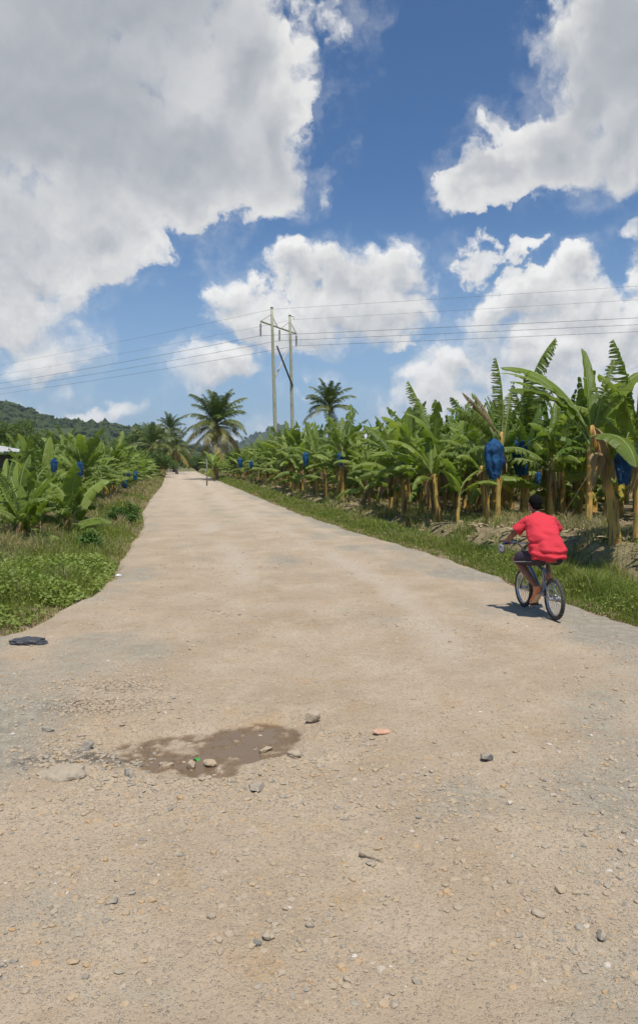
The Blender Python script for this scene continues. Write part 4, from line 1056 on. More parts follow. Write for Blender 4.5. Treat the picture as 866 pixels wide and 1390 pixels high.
# ------------------------------------------------------------------ hills
def build_hills():
    def ridge(name, prof, dist, depth, seed, label, tint, forest_n, fsize):
        px = np.linspace(prof[0][0], prof[-1][0], 300); top = np.interp(px, [p[0] for p in prof], [p[1] for p in prof])
        nr = 60; t = np.linspace(0, 1, nr)
        Xn = (px-433)/FPX
        rows = []
        for k in t:
            Y = dist-depth*(1-k) if k <= 1 else 0
            Yv = np.full(len(px), Y); X = Xn*dist
            hgt = (CAMZ+(HOR-top)/FPX*dist)
            z = hgt*(k**1.25)
            z = z*(1+.16*(1-k)*fbm(X/160, Yv/120, octv=4, seed=seed)*2)+(1-k)*k*22*fbm(X/90, Yv/90, octv=4, seed=seed+1)
            rows.append(np.stack([X, Yv, z-1.0], -1))
        for k in (1.15, 1.6):
            Yv = np.full(len(px), dist+depth*(k-1)); rows.append(np.stack([Xn*dist, Yv, (CAMZ+(HOR-top)/FPX*dist)*(1-(k-1)*1.6)-1], -1))
        G = np.array(rows); V = G.reshape(-1, 3)
        m, N, out = new_mat(name+'_cover')
        P = pos(N); n1 = N.noise(P, .012, 5, .6); n2 = N.noise(P, .09, 5, .7)
        c = N.mix(N.mr(n1, .35, .65), tint[0], tint[1]); c = N.mix(N.mr(n2, .4, .6, 0, .6), c, tint[2])
        principled(N, out, c, .95, N.bump(n2, 1.0, 5.0), .05)
        me = mesh_np(name, V, [grid_faces(G.shape[0], G.shape[1])], [m], True)
        tag(link(D.objects.new(name, me)), label, kind='structure')
        # tree crowns over the slope
        rg = np.random.default_rng(seed); v0, f0 = ICO1; Vs = []; Fs = []; n = 0; T = []
        for i in range(forest_n):
            a = rg.uniform(0, nr-1.01) if i % 5 else nr-1; b = rg.uniform(0, len(px)-1.01); ia, ib = int(a), int(b)
            p = G[ia, ib]
            if fbm(p[0]/70, p[1]/70, octv=2, seed=seed+5) < -.12 and i % 5: continue
            s = fsize*rg.uniform(.5, 1.25)*(1.0 if i % 5 else .9)
            if i % 45 == 0: s *= 1.6
            v = v0*(1+.4*rg.normal(size=(len(v0), 1)))*np.array([s, s, s*.8])+p+np.array([rg.uniform(-3, 3), 0, s*.35]); Vs.append(v); Fs.append(f0+n); n += len(v); T.append(np.full(len(v), rg.uniform()))
        m2, N, out = new_mat(name+'_trees'); c = N.mix(N.attr('tone'), tint[0], tint[3]); c = N.mix(N.mr(N.noise(pos(N), .35, 4, .7), .35, .65, 0, .6), c, tint[2])
        principled(N, out, c, .9, N.bump(N.noise(pos(N), .6, 4, .7), 1, 2.0), .05)
        me = mesh_np('forest', np.concatenate(Vs), [np.concatenate(Fs)], [m2], False, {'tone': np.concatenate(T)})
        tag(link(D.objects.new('forest', me)), 'tree crowns covering the '+name.replace('_', ' '), kind='stuff')
    ridge('hill', [(-420, 500), (-250, 520), (-120, 538), (-30, 549), (12, 550), (30, 555), (48, 563), (62, 569), (85, 573), (120, 577), (150, 580), (180, 583), (200, 590), (222, 598), (250, 606), (285, 616), (330, 628)],
          1150, 620, 51, 'green wooded hillside rising at the left', [(.055, .085, .022), (.10, .12, .035), (.028, .048, .014), (.085, .115, .03)], 7500, 4.6)
    ridge('far_mountain', [(-600, 560), (0, 600), (150, 600), (215, 597), (245, 599), (262, 606), (290, 607), (318, 603), (338, 594), (352, 588), (368, 583), (381, 579), (392, 584), (410, 592), (440, 596), (500, 604), (620, 600), (760, 606), (900, 600), (1300, 590)],
          3300, 1300, 53, 'distant blue green mountains behind the palms', [(.045, .07, .025), (.07, .09, .035), (.03, .045, .018), (.06, .085, .03)], 2500, 12.0)
build_hills()

# ------------------------------------------------------------------ power line
wood_m = simple('pole_wood', (.30, .31, .20), (.40, .39, .28), .85, 3, bump=.3)
darkwood_m = simple('dark_timber', (.05, .05, .045), (.10, .09, .08), .8, 5)
pale_sunlit_m = simple('pale_sunlit_timber', (.42, .36, .28), (.50, .44, .36), .8, 5)  # pale brace timber; carries the sunlit tone of one cross brace
steel_m = simple('galvanised_steel', (.35, .36, .36), (.45, .45, .45), .45, 20, metal=.6)
glass_m = simple('insulator_glass', (.07, .06, .05), (.12, .10, .09), .25, 20)
wire_m = simple('wire', (.16, .16, .16), None, .5)
def at_px(px, py, y): return np.array([(px-433)/FPX*y, y, CAMZ+(HOR-py)/FPX*y])
YA, YB = 86.0, 91.0
pyl = empty('power_pylon', (-4.1, 88.5, float(ground_h(-4.1, 88.5))))
pyo = np.array(pyl.location)
def rel(p): return np.asarray(p)-pyo
Atop, Abase = at_px(369, 418, YA), at_px(376, 652, YA); Btop, Bbase = at_px(393.5, 428.5, YB), at_px(399, 650, YB)
Abase[2] = Bbase[2] = pyo[2]-.5
for tp, bs in ((Atop, Abase), (Btop, Bbase)):
    mb = MB(); s = np.linspace(0, 1, 8)[:, None]; mb.tube(rel(bs)+(tp-bs)*s, .245-.10*s[:, 0], 14)
    pole = mb.build('pole', wood_m, pyl)
    for k in (.33, .36, .60, .78):
        b = MB(); b.torus(rel(bs)+(tp-bs)*k, .25-.10*k, .022, (0, 0, 1), 20, 6); b.build('band', steel_m, pole)
    b = MB(); b.box(rel(tp)+(.0, 0, .02), (.30, .30, .10)); b.build('cap', darkwood_m, pole)
hd = np.array([.346, .938, 0]); hn = np.array([.938, -.346, 0])
ca = at_px(356.6, 436, 83.5); cb = at_px(404.8, 453, 93.4)
off = -hn*.24
mb = MB(); mb.tube([rel(ca+off), rel(cb+off)], .10, 4); mb.build('crossarm', wood_m, pyl, False)
def bar(a, b, r, mat, name): m_ = MB(); m_.tube([rel(a), rel(b)], r, 6); return m_.build(name, mat, pyl)
mid = (ca+cb)/2
pA = lambda z: Abase+(Atop-Abase)*((z-Abase[2])/(Atop[2]-Abase[2])); pB = lambda z: Bbase+(Btop-Bbase)*((z-Bbase[2])/(Btop[2]-Bbase[2]))
bar(ca+off, pA(18.6), .045, pale_sunlit_m, 'brace'); bar(cb+off, pB(18.7), .045, pale_sunlit_m, 'brace')
bar(mid+off+hd*-.5, pA(18.4), .045, pale_sunlit_m, 'brace'); bar(mid+off+hd*.4, pB(18.7), .045, pale_sunlit_m, 'brace')
bar(at_px(373.4, 470, YA)+hn*.24, at_px(394.6, 524, YB)+hn*.24, .105, darkwood_m, 'cross_brace'); bar(at_px(375, 516, YA)-hn*.28, at_px(393.5, 475, YB)-hn*.28, .085, pale_sunlit_m, 'cross_brace')  # second cross brace: sunlight on it is put into its pale colour
bar(Btop+(0, 0, -.1), Btop+(.45, .05, -.1), .05, steel_m, 'bracket'); bar(Btop+(.45, .05, -.1), Btop+(.45, .05, -.42), .035, steel_m, 'bracket')
hang = []
for p, ln in ((ca, 1.45), (mid, 1.35), (cb, 1.35)):
    m_ = MB(); q = rel(p+off)+np.array([0, 0, -.1]); m_.tube([q, q-(0, 0, ln)], .025, 6)
    for k in range(9): m_.ell(q-(0, 0, .2+k*(ln-.35)/8), (.125, .125, .05), 12, 6)
    m_.ell(q-(0, 0, ln+.02), (.10, .16, .06), 10, 6)
    m_.build('insulator', glass_m, pyl); hang.append(p+off-(0, 0, ln+.1))
tag(pyl, 'tall wooden H-frame power pylon with crossed braces standing behind the right grove', 'pylon')
def wire(p, label, zl, zr, r=.02, dirl=(-.80, .60), dirr=(.942, -.346)):
    P = []
    for dr_, sag, sgn in ((dirl, zl, -1), (dirr, zr, 1)):
        L = 210.; s = np.linspace(0, L, 60)
        q = np.stack([p[0]+dr_[0]*s, p[1]+dr_[1]*s, p[2]-4*sag*(s/L)*(1-s/L)], -1); P.append(q if sgn > 0 else q[::-1][:-1])
    m_ = MB(); P = np.concatenate(P); o_ = P[0].copy(); m_.tube(P, r, 5, True)
    tag(m_.build('power_line', wire_m), label, 'cable', None)
wire(hang[0], 'conductor cable hanging from the left insulator of the pylon', 2.7, .9)
wire(hang[1], 'conductor cable hanging from the middle insulator of the pylon', 2.7, .9)
wire(hang[2], 'conductor cable hanging from the right insulator of the pylon', 2.7, .9)
wire(Atop-(0, 0, .15), 'thin earth wire running from the top of the left pole of the pylon', 2.6, .7, .012)
wire(Btop+(.45, .05, -.45), 'thin earth wire running from the bracket on the right pole of the pylon', 2.6, .7, .012)

# small pale marker post by the palm, and the shed
x, y = ray(281, 658, .1); post = empty('marker_post', (x, y, 0)); zt = (HOR-624)/FPX*y+CAMZ
mb = MB(); mb.tube([(0, 0, -.3), (.02, 0, zt*.5), (0, 0, zt)], [.06, .055, .05], 8); mb.build('post', simple('grey_post', (.17, .17, .15), (.22, .22, .20), .9, 5), post)
mb = MB(); mb.box((0, 0, zt-.25), (.34, .05, .06)); mb.build('arm', darkwood_m, post, False)
tag(post, 'thin pale grey post at the right road edge in front of the palm', 'post')
def shed():
    y = 42; x = (-12-433)/FPX*y; g = float(ground_h(x, y)); root = empty('shed', (x, y, g))
    ze = CAMZ+(HOR-616)/FPX*y-g; zr = CAMZ+(HOR-606)/FPX*y-g
    mb = MB(); mb.box((-.6, 0, ze/2-.1), (3.6, 3.6, ze+.1)); mb.build('wall', simple('shed_wall', (.10, .085, .065), (.15, .13, .10), .9, 3), root, False)
    rm = simple('shed_roof', (.52, .51, .50), (.62, .61, .59), .55, 3)
    for s in (-1, 1):
        mb = MB(); sl = math.atan2(zr-ze, 2.1); rot = np.array([[math.cos(sl), 0, s*math.sin(sl)], [0, 1, 0], [-s*math.sin(sl), 0, math.cos(sl)]])
        mb.box((-.6+s*1.06, -.1, (ze+zr)/2+.09), (2.35, 4.3, .08), rot)
        for k in range(12): mb.box(np.array((-.6+s*1.06, -2.1+k*.36, (ze+zr)/2+.14)), (2.33, .05, .03), rot)
        mb.build('roof', rm, root, False)
    mb = MB(); mb.box((-.6, -1.83, .95), (.8, .05, 1.9)); mb.build('door', darkwood_m, root, False)
    tag(root, 'little shed with a pale metal roof showing among the bananas at the left edge', 'shed')
shed()
# ------------------------------------------------------------------ bicycle and rider
BR = np.array([2.86, 9.41]); HV = np.array([-.157, .988]); ER = np.array([.988, .157])
BZ = float(road_h(2.8, 9.8))+.004
# local frame: x = right of the bicycle, y = forward, z = up
def bike_empty(name):
    o = empty(name, (BR[0], BR[1], BZ), math.atan2(HV[1], HV[0])-math.pi/2); return o
rubber = simple('tyre_rubber', (.035, .034, .032), (.10, .09, .075), .85, 40, bump=.4)
chrome = simple('chrome', (.55, .56, .58), None, .22, metal=1.0)
alu = simple('dull_alloy', (.42, .43, .45), (.50, .50, .52), .4, 20, metal=.8)
blue_p = simple('blue_grey_paint', (.11, .17, .27), (.15, .21, .31), .3, 20, metal=.5, spec=.5)
blackp = simple('black_parts', (.02, .02, .022), None, .5)
grip_m = simple('blue_grip', (.015, .05, .28), None, .55)
RW = .252
bike = bike_empty('bicycle')
tag(bike, 'small silver and blue bicycle ridden along the right side of the road', 'bicycle')
def wheel(y, name='wheel'):
    w = empty(name, (0, y, RW)); w.parent = bike
    m_ = MB(); m_.torus((0, 0, 0), RW-.024, .024, (1, 0, 0), 64, 12)
    for k in range(64):
        a = 2*math.pi*k/64
        for sx in (-.013, 0, .013):
            c = np.array([sx, math.cos(a+(.05 if sx else 0))*(RW-.0015+(-.004 if sx else 0)), math.sin(a+(.05 if sx else 0))*(RW-.0015+(-.004 if sx else 0))])
            m_.box(c, (.009, .012, .006), np.array([[1, 0, 0], [0, -math.sin(a), math.cos(a)], [0, math.cos(a), math.sin(a)]]).T)
    m_.build('tyre', rubber, w)
    m_ = MB(); m_.torus((0, 0, 0), RW-.052, .012, (1, 0, 0), 64, 8, 1.25); m_.build('rim', chrome, w)
    m_ = MB()
    for k in range(36):
        a = 2*math.pi*k/36; sx = .028 if k % 2 else -.028; b = a+(.7 if k % 4 < 2 else -.7)
        m_.tube([(sx, math.cos(b)*.022, math.sin(b)*.022), (0, math.cos(a)*(RW-.055), math.sin(a)*(RW-.055))], .0014, 4, False)
    m_.build('spokes', chrome, w)
    m_ = MB(); m_.tube([(-.05, 0, 0), (-.034, 0, 0), (-.033, 0, 0), (-.015, 0, 0), (.015, 0, 0), (.033, 0, 0), (.034, 0, 0), (.05, 0, 0)], [.008, .008, .026, .015, .015, .026, .008, .008], 14); m_.build('hub', alu, w)
    return w
wr = wheel(0.0); wf = wheel(.895)
m_ = MB(); m_.torus((.040, 0, 0), .034, .006, (1, 0, 0), 24, 6); m_.ell((.040, 0, 0), (.004, .034, .034)); m_.build('cog', alu, wr)
BB = np.array([0, .365, .285]); ST = np.array([0, .27, .60]); HT = np.array([0, .70, .66]); HB = np.array([0, .735, .55])
def T(pts, r, mat, name, seg=10, parent=bike, **k): m = MB(); m.tube(pts, r, seg, True, **k); return m.build(name, mat, parent)
m_ = MB(); m_.tube([BB, HB+(0, -.02, .02)], .020, 12); m_.tube([ST-(0, -.02, .04), HT-(0, .01, .01)], .017, 12); m_.tube([HT+(0, -.008, .03), HB+(0, .008, -.02)], .022, 12); m_.build('frame', blue_p, bike)
m_ = MB(); m_.tube([BB, ST], .016, 12); m_.tube([BB-(.038, 0, 0), BB+(.038, 0, 0)], .024, 14)
for s in (-1, 1):
    m_.tube([BB+(s*.02, -.02, 0), (s*.045, .20, .26), (s*.062, .0, RW)], .010, 8); m_.tube([ST+(s*.012, 0, -.03), (s*.045, .18, .44), (s*.062, 0, RW)], .009, 8)
    m_.box((s*.062, -.004, RW), (.008, .045, .035))
m_.build('rear_triangle', alu, bike)
m_ = MB()
for s in (-1, 1): m_.tube([(s*.035, .76, .53), (s*.052, .80, .42), (s*.055, .895, RW)], .014, 8); m_.box((s*.055, .895, RW), (.008, .03, .04))
m_.tube([(-.04, .76, .53), (.04, .76, .53)], .018, 8); m_.build('fork', chrome, bike)
T([ST-(0, -.03, .08), ST+(0, -.045, .10)], .0125, chrome, 'seat_post')
m_ = MB(); v, f = ICO3; v = v*np.array([.075, .13, .03]); v[:, 0] *= np.interp(v[:, 1], [-.13, .02, .13], [1.1, .7, .28]); v[:, 2] += .012*(v[:, 1]/.13)**2; m_.add(v+ST+(0, -.05, .115), f); m_.build('saddle', blackp, bike)
m_ = MB(); m_.tube([HT+(0, -.01, .03), HT+(0, -.018, .075)], .018, 10); m_.box(HT+(0, .01, .085), (.05, .075, .04)); m_.build('stem', chrome, bike)
hc = HT+(0, .035, .085)
bp = [np.array(p) for p in [(-.37, -.06, .13), (-.22, -.035, .135), (-.17, -.02, .13), (-.05, 0, .0), (.05, 0, .0), (.17, -.02, .13), (.22, -.035, .135), (.37, -.06, .13)]]
m_ = MB(); m_.tube([hc+p for p in bp], .011, 10); m_.tube([hc+(-.155, -.018, .112), hc+(.155, -.018, .112)], .008, 8); m_.build('handlebar', chrome, bike)
GRL, GRR = hc+bp[0], hc+bp[-1]
for s, g in ((-1, GRL), (1, GRR)):
    d = np.array([-s*.12, .022, 0]); m_ = MB(); m_.tube([g, g+d*.1, g+d], [.018, .015, .016], 12); m_.build('grip', grip_m, bike)
m_ = MB(); m_.torus(BB+(.045, 0, 0), .075, .005, (1, 0, 0), 32, 6)
for k in range(5): a = k*1.257; m_.tube([BB+(.045, 0, 0), BB+(.045, .075*math.cos(a), .075*math.sin(a))], .006, 6)
m_.build('chainring', alu, bike)
m_ = MB(); m_.tube([BB+(.045, 0, .078), (.040, 0, RW+.036)], .0045, 6); m_.tube([BB+(.045, 0, -.078), (.040, 0, RW-.036)], .0045, 6); m_.build('chain', blackp, bike)
PL = BB+(-.13, -.075, -.145); PRt = BB+(.13, .10, .13)
m_ = MB(); m_.tube([BB+(-.045, 0, 0), BB+(-.062, 0, 0), PL+(.055, 0, 0)], .010, 8); m_.tube([BB+(.05, 0, 0), BB+(.062, 0, 0), PRt-(.055, 0, 0)], .010, 8); m_.build('crank', chrome, bike)
for p in (PL, PRt): m_ = MB(); m_.box(p, (.095, .07, .02)); m_.tube([p-(.05, 0, 0), p+(.05, 0, 0)], .008, 6); m_.build('pedal', blackp, bike, False)

# rider: one continuous body
def remesh(mb, name, vox, mat, parent, smooth=2, disp=None, sm_f=.5):
    o = mb.build(name+'_raw', mat, None)
    md = o.modifiers.new('r', 'REMESH'); md.mode = 'VOXEL'; md.voxel_size = vox
    if smooth: ms = o.modifiers.new('s', 'SMOOTH'); ms.iterations = smooth; ms.factor = sm_f
    dg = bpy.context.evaluated_depsgraph_get(); me = D.meshes.new_from_object(o.evaluated_get(dg)); me.name = name
    D.objects.remove(o)
    n = len(me.vertices); co = np.zeros(n*3, dtype=np.float32); me.vertices.foreach_get('co', co); co = co.reshape(-1, 3)
    if disp is not None:
        no = np.zeros(n*3, dtype=np.float32); me.vertices.foreach_get('normal', no); no = no.reshape(-1, 3)
        co = (co+no*disp(co)[:, None]).astype(np.float32); me.vertices.foreach_set('co', co.ravel())
    me.polygons.foreach_set('use_smooth', [True]*len(me.polygons)); me.materials.clear(); me.materials.append(mat); me.update()
    return link(D.objects.new(name, me), parent)
skin_m = simple('skin', (.19, .080, .040), (.25, .110, .056), .48, 12, spec=.5)
hair_m = simple('hair', (.005, .004, .004), (.011, .010, .009), .95, 90, bump=.8, spec=.1)
def shirt_mat():
    m, N, out = new_mat('red_cotton'); n = N.noise(objco(N), 60, 4, .6)
    principled(N, out, N.mix(n, (.55, .036, .052), (.64, .052, .070)), .9, N.bump(N.noise(objco(N), 11, 4, .6), .35, .02), .15); return m
shirt_m = shirt_mat(); short_m = simple('dark_shorts', (.028, .018, .028), (.04, .028, .04), .75, 30)
stripe_m = simple('grey_stripe', (.26, .25, .25), None, .8)
shoe_m = simple('orange_shoe', (.62, .17, .05), (.70, .24, .09), .6, 30); sole_m = simple('shoe_sole', (.55, .33, .20), (.62, .40, .26), .7, 30)
per = bike_empty('person')
tag(per, 'person in red t-shirt, dark shorts and orange shoes cycling away up the road', 'person')
A3 = lambda *p: np.array(p, float)
hipL, hipR = A3(-.13, .10, .745), A3(.06, .10, .745)
kneeL, kneeR = A3(-.275, .50, .69), A3(.12, .54, .85)
ankL, ankR = A3(-.135, .20, .365), A3(.095, .37, .50)
ballL, ballR = PL+(-.005, .0, .035), PRt+(-.01, 0, .04)
shL, shR = A3(-.205, .39, 1.165), A3(.155, .37, 1.165)
elL, elR = A3(-.325, .47, 1.01), A3(.265, .47, 1.02)
wrL, wrR = GRL+(.02, -.075, .045), GRR+(-.05, -.075, .045)
neck0, headc = A3(-.03, .42, 1.24), A3(-.035, .475, 1.385)
m_ = MB()
def limb(p, q, r0, r1, bulge=0.0, n=8):
    s = np.linspace(0, 1, n)[:, None]; P = p+(q-p)*s; r = (r0*(1-s[:, 0])+r1*s[:, 0])*(1+bulge*np.sin(s[:, 0]*np.pi*.9+.2))
    m_.tube(P, r, 14); m_.ell(p, (r[0],)*3, 12, 8); m_.ell(q, (r[-1],)*3, 12, 8)
def loft(mb, rings, seg=28, cap=True):
    """rings: (centre, half width, half depth, forward tilt)"""
    V = []
    for c, a, b, tl in rings:
        t = np.linspace(0, 2*np.pi, seg, endpoint=False); x = a*np.sign(np.cos(t))*np.abs(np.cos(t))**.85; y = b*np.sin(t)
        V.append(np.stack([c[0]+x, c[1]+y*math.cos(tl), c[2]-y*math.sin(tl)], -1))
    n = len(rings); V = np.concatenate(V+[np.array([rings[0][0], rings[-1][0]])])
    i = np.arange(n-1)[:, None]*seg; j = np.arange(seg)[None]; q = np.stack([i+j, i+(j+1) % seg, i+seg+(j+1) % seg, i+seg+j], -1).reshape(-1, 4)
    f = [(n*seg, (k+1) % seg, k) for k in range(seg)]+[(n*seg+1, (n-1)*seg+k, (n-1)*seg+(k+1) % seg) for k in range(seg)]
    mb.add(V, f, q)
loft(m_, [(A3(-.035, .08, .68), .11, .08, .2), (A3(-.035, .09, .76), .15, .11, .2), (A3(-.035, .13, .88), .135, .095, .4), (A3(-.03, .22, 1.0), .14, .09, .6), (A3(-.03, .32, 1.12), .15, .09, .6), (A3(-.03, .385, 1.20), .12, .07, .5), (neck0, .055, .055, .4)])
limb(neck0-(0, .03, .04), headc-(0, .01, .06), .054, .047)
limb(shL, elL, .047, .036, .08); limb(elL, wrL, .037, .024, .12); limb(shR, elR, .047, .036, .08); limb(elR, wrR, .037, .024, .12)
limb(hipL, kneeL, .080, .052, .08); limb(kneeL, ankL, .050, .031, .22); limb(hipR, kneeR, .080, .052, .08); limb(kneeR, ankR, .050, .031, .22)
limb(A3(-.03, .40, 1.19), shL, .05, .052); limb(A3(-.03, .40, 1.19), shR, .05, .052)
# head: skull, jaw, nose, ears, turned a little to the left
def hd_(p, r, **k): m_.ell(headc+p, r, 20, 14, **k)
hd_(A3(0, -.008, .022), (.074, .094, .090)); hd_(A3(0, .035, -.040), (.056, .062, .062)); hd_(A3(0, .092, -.012), (.013, .022, .018)); hd_(A3(0, .075, .018), (.05, .022, .012)); hd_(A3(0, .085, -.052), (.026, .012, .010))
for s in (-1, 1): hd_(A3(s*.079, -.002, -.006), (.010, .020, .030)); hd_(A3(s*.045, .07, -.02), (.022, .018, .018))
# hands: palm, four fingers and a thumb closed round the grips
for s, g in ((-1, GRL), (1, GRR)):
    c = g+(-s*.035, .008, .0); w = wrL if s < 0 else wrR
    limb(w, c+(0, -.012, .024), .022, .024, 0, 5)
    for k in range(4):
        bx = c+(-s*(k-1.5)*.0195, 0, 0); ln = [.9, 1.05, 1.0, .8][k]
        P = [bx+(0, -.012, .028), bx+(0, .014*ln, .034), bx+(0, .032*ln, .014), bx+(0, .028*ln, -.014), bx+(0, .006, -.024)]
        m_.tube(P, [.011, .0105, .0095, .009, .008], 8)
    tb = c+(-s*.042, 0, 0); m_.tube([w+(-s*.012, .02, .0), tb+(0, -.026, .006), tb+(-s*.006, -.016, -.018), tb+(0, .006, -.026)], [.013, .012, .0105, .009], 8)
# feet inside the shoes
for a, b in ((ankL, ballL), (ankR, ballR)): limb(a, a+(b-a)*.6, .030, .030, 0, 4)
body = remesh(m_, 'body', .0065, skin_m, per, 3)
# eyes, lips: small parts in the face
for s in (-1, 1):
    e = MB(); e.ell(headc+A3(s*.030, .078, .006), (.013, .009, .009), 12, 8); eo = e.build('eye', simple('eye_white', (.55, .52, .48), None, .3), per)
    e = MB(); e.ell(headc+A3(s*.030, .0855, .006), (.0055, .003, .0055), 10, 6); e.build('iris', blackp, eo)
# hair
m_ = MB(); m_.ell(headc+A3(0, -.018, .034), (.083, .098, .090), 24, 16); m_.ell(headc+A3(0, -.052, -.012), (.066, .056, .062), 20, 12)
hair = remesh(m_, 'hair', .006, hair_m, per, 2, lambda c: .0035*vnoise(c[:, 0]*140, c[:, 1]*140, c[:, 2]*140))
# t-shirt
m_ = MB()
loft(m_, [(A3(-.055, .035, .715), .192, .135, .10), (A3(-.060, .045, .745), .212, .155, .12), (A3(-.060, .065, .81), .220, .165, .2), (A3(-.055, .11, .90), .210, .155, .35), (A3(-.045, .19, 1.0), .205, .150, .55), (A3(-.035, .285, 1.095), .205, .135, .65),
          (A3(-.03, .355, 1.165), .205, .115, .65), (A3(-.03, .395, 1.208), .175, .092, .6), (A3(-.03, .415, 1.238), .115, .075, .5), (A3(-.03, .425, 1.262), .068, .062, .45)], 40)
def sleeve(a, b, r0, r1):
    s = np.linspace(0, 1, 7)[:, None]; m_.tube(a+(b-a)*s, r0*(1-s[:, 0])+r1*s[:, 0], 18); m_.ell(a, (r0,)*3, 14, 10)
sleeve(shL+(.03, -.01, .0), shL+(elL-shL)*.78+(-.015, -.01, 0), .074, .078); sleeve(shR+(-.03, -.01, .0), shR+(elR-shR)*.80+(.015, -.01, 0), .074, .078)
m_.ell(A3(-.03, .36, 1.17), (.225, .09, .065), 24, 14)
def folds(c):
    x, y, z = c[:, 0], c[:, 1], c[:, 2]; low = sstep(1.15, .85, z)
    d = .019*low*np.sin(x*26+z*14+3*vnoise(x*5, y*5, z*5, 3))+.018*fbm(x*7+z*5, y*9, z*14, 3, 4)
    d += .010*sstep(.9, .78, z)*np.sin(z*75+x*9+2*vnoise(x*6, y*6, z*6, 5))
    d -= .020*np.exp(-((z-(.93+.35*(x+.25)))/.018)**2)*sstep(-.10, -.22, x)
    d -= .013*np.exp(-((z-(1.02-.25*(x-.1)))/.015)**2)*sstep(.02, .14, x)
    return d
shirt = remesh(m_, 't_shirt', .009, shirt_m, per, 5, folds)
# collar and a small pale mark under it
m_ = MB(); m_.torus(A3(-.03, .425, 1.262), .064, .010, (0, -.45, .9), 28, 8); m_.build('collar', shirt_m, shirt)
# shorts with a grey side stripe
m_ = MB()
loft(m_, [(A3(-.035, .09, .70), .10, .09, .1), (A3(-.035, .09, .74), .15, .12, .1), (A3(-.035, .10, .80), .165, .125, .2), (A3(-.035, .13, .88), .15, .11, .3)], 24)
def leg(a, b, r0, r1, f):
    s = np.linspace(0, f, 8)[:, None]; m_.tube(a+(b-a)*s, np.linspace(r0, r1, 8), 18); m_.ell(a, (r0,)*3, 14, 10)
leg(hipL, kneeL, .100, .086, .90); leg(hipR, kneeR, .100, .088, .90)
sh = remesh(m_, 'shorts', .010, short_m, per, 3, lambda c: .006*fbm(c[:, 0]*14, c[:, 1]*14, c[:, 2]*14, 3, 9))
d = (kneeL-hipL); sidev = np.cross(d, A3(0, 0, 1)); sidev /= np.linalg.norm(sidev); dn = np.cross(sidev, d); dn /= np.linalg.norm(dn)
s_ = np.linspace(.15, .88, 9); P = []
for t in s_:
    ro = .108*(1-t)+.094*t; P.append(hipL+d*t+(-sidev*.86-A3(0, 0, .38))*ro*1.0 if sidev[0] > 0 else hipL+d*t+(sidev*.86-A3(0, 0, .38))*ro)
m_ = MB(); m_.tube(P, .007, 6, squash=(1, 1)); m_.build('stripe', stripe_m, sh)
# shoes: heel lifted, toes on the pedals
def shoe(ank, ball, toe_dir):
    heel = ank+A3(0, -.045, -.055); fd = ball-heel; L = np.linalg.norm(fd); fd = fd/L; toe = ball+fd*.075; up = np.cross(A3(1, 0, 0), fd); up = up if up[2] > 0 or up[1] < 0 else -up
    if np.dot(up, ank-ball) < 0: up = -up
    global m_
    m_ = MB(); s = np.linspace(0, 1, 9); C = heel+(toe-heel)*s[:, None]+up*(.022+.0*s)[:, None]
    hw = np.interp(s, [0, .15, .5, .75, 1], [.030, .036, .036, .045, .028]); hh = np.interp(s, [0, .2, .5, .8, 1], [.040, .045, .036, .028, .018])
    V = []; seg = 18
    for c, a, b in zip(C, hw, hh):
        t = np.linspace(0, 2*np.pi, seg, endpoint=False); V.append(c+np.outer(np.cos(t)*a, A3(1, 0, 0))+np.outer(np.sin(t)*b, up))
    n = 9; V = np.concatenate(V+[C[:1]-fd*.015, C[-1:]+fd*.015]); i = np.arange(n-1)[:, None]*seg; j = np.arange(seg)[None]
    q = np.stack([i+j, i+(j+1) % seg, i+seg+(j+1) % seg, i+seg+j], -1).reshape(-1, 4)
    f = [(n*seg, (k+1) % seg, k) for k in range(seg)]+[(n*seg+1, (n-1)*seg+k, (n-1)*seg+(k+1) % seg) for k in range(seg)]
    m_.add(V, f, q); m_.tube([ank+A3(0, -.005, .02), ank+A3(0, -.012, -.03), heel+fd*.05+up*.03], [.040, .042, .040], 14)
    so = remesh(m_, 'shoe', .007, shoe_m, per, 2)
    m_ = MB(); V = []
    for c, a, b in zip(C, hw, hh):
        base = c-up*b
        for dx, dz in ((-1, .004), (1, .004), (1, -.016), (-1, -.016)): V.append(base+A3(1, 0, 0)*dx*(a*.95)+up*dz)
    i = np.arange(n-1)[:, None]*4; j = np.arange(4)[None]; q = np.stack([i+j, i+(j+1) % 4, i+4+(j+1) % 4, i+4+j], -1).reshape(-1, 4)
    q = np.concatenate([q, [[3, 2, 1, 0]], [[32, 33, 34, 35]]]); m_.add(V, (), q); m_.build('sole', sole_m, so)
shoe(ankL, ballL, None); shoe(ankR, ballR, None)
# crumpled bag in the left hand
v, f = ICO3; v = v*(1+.35*fbm(v[:, 0]*2.2, v[:, 1]*2.2, v[:, 2]*2.2, 3, 91)[:, None])*np.array([.045, .05, .062])
m_ = MB(); m_.add(v+A3(.0, .02, -.085), f); m_.tube([(0, 0, -.03), (-.02, 0, -.05)], [.012, .025], 8)
pb_ = m_.build('plastic_bag', simple('grey_film', (.16, .15, .16), (.24, .23, .24), .45, 20), None)
g = GRL+A3(-.02, 0, 0); pb_.location = (BR[0]+ER[0]*g[0]+HV[0]*g[1], BR[1]+ER[1]*g[0]+HV[1]*g[1], BZ+g[2]); pb_.rotation_euler = per.rotation_euler
tag(pb_, 'small crumpled grey plastic bag held in the rider left hand at the handlebar', 'plastic bag')

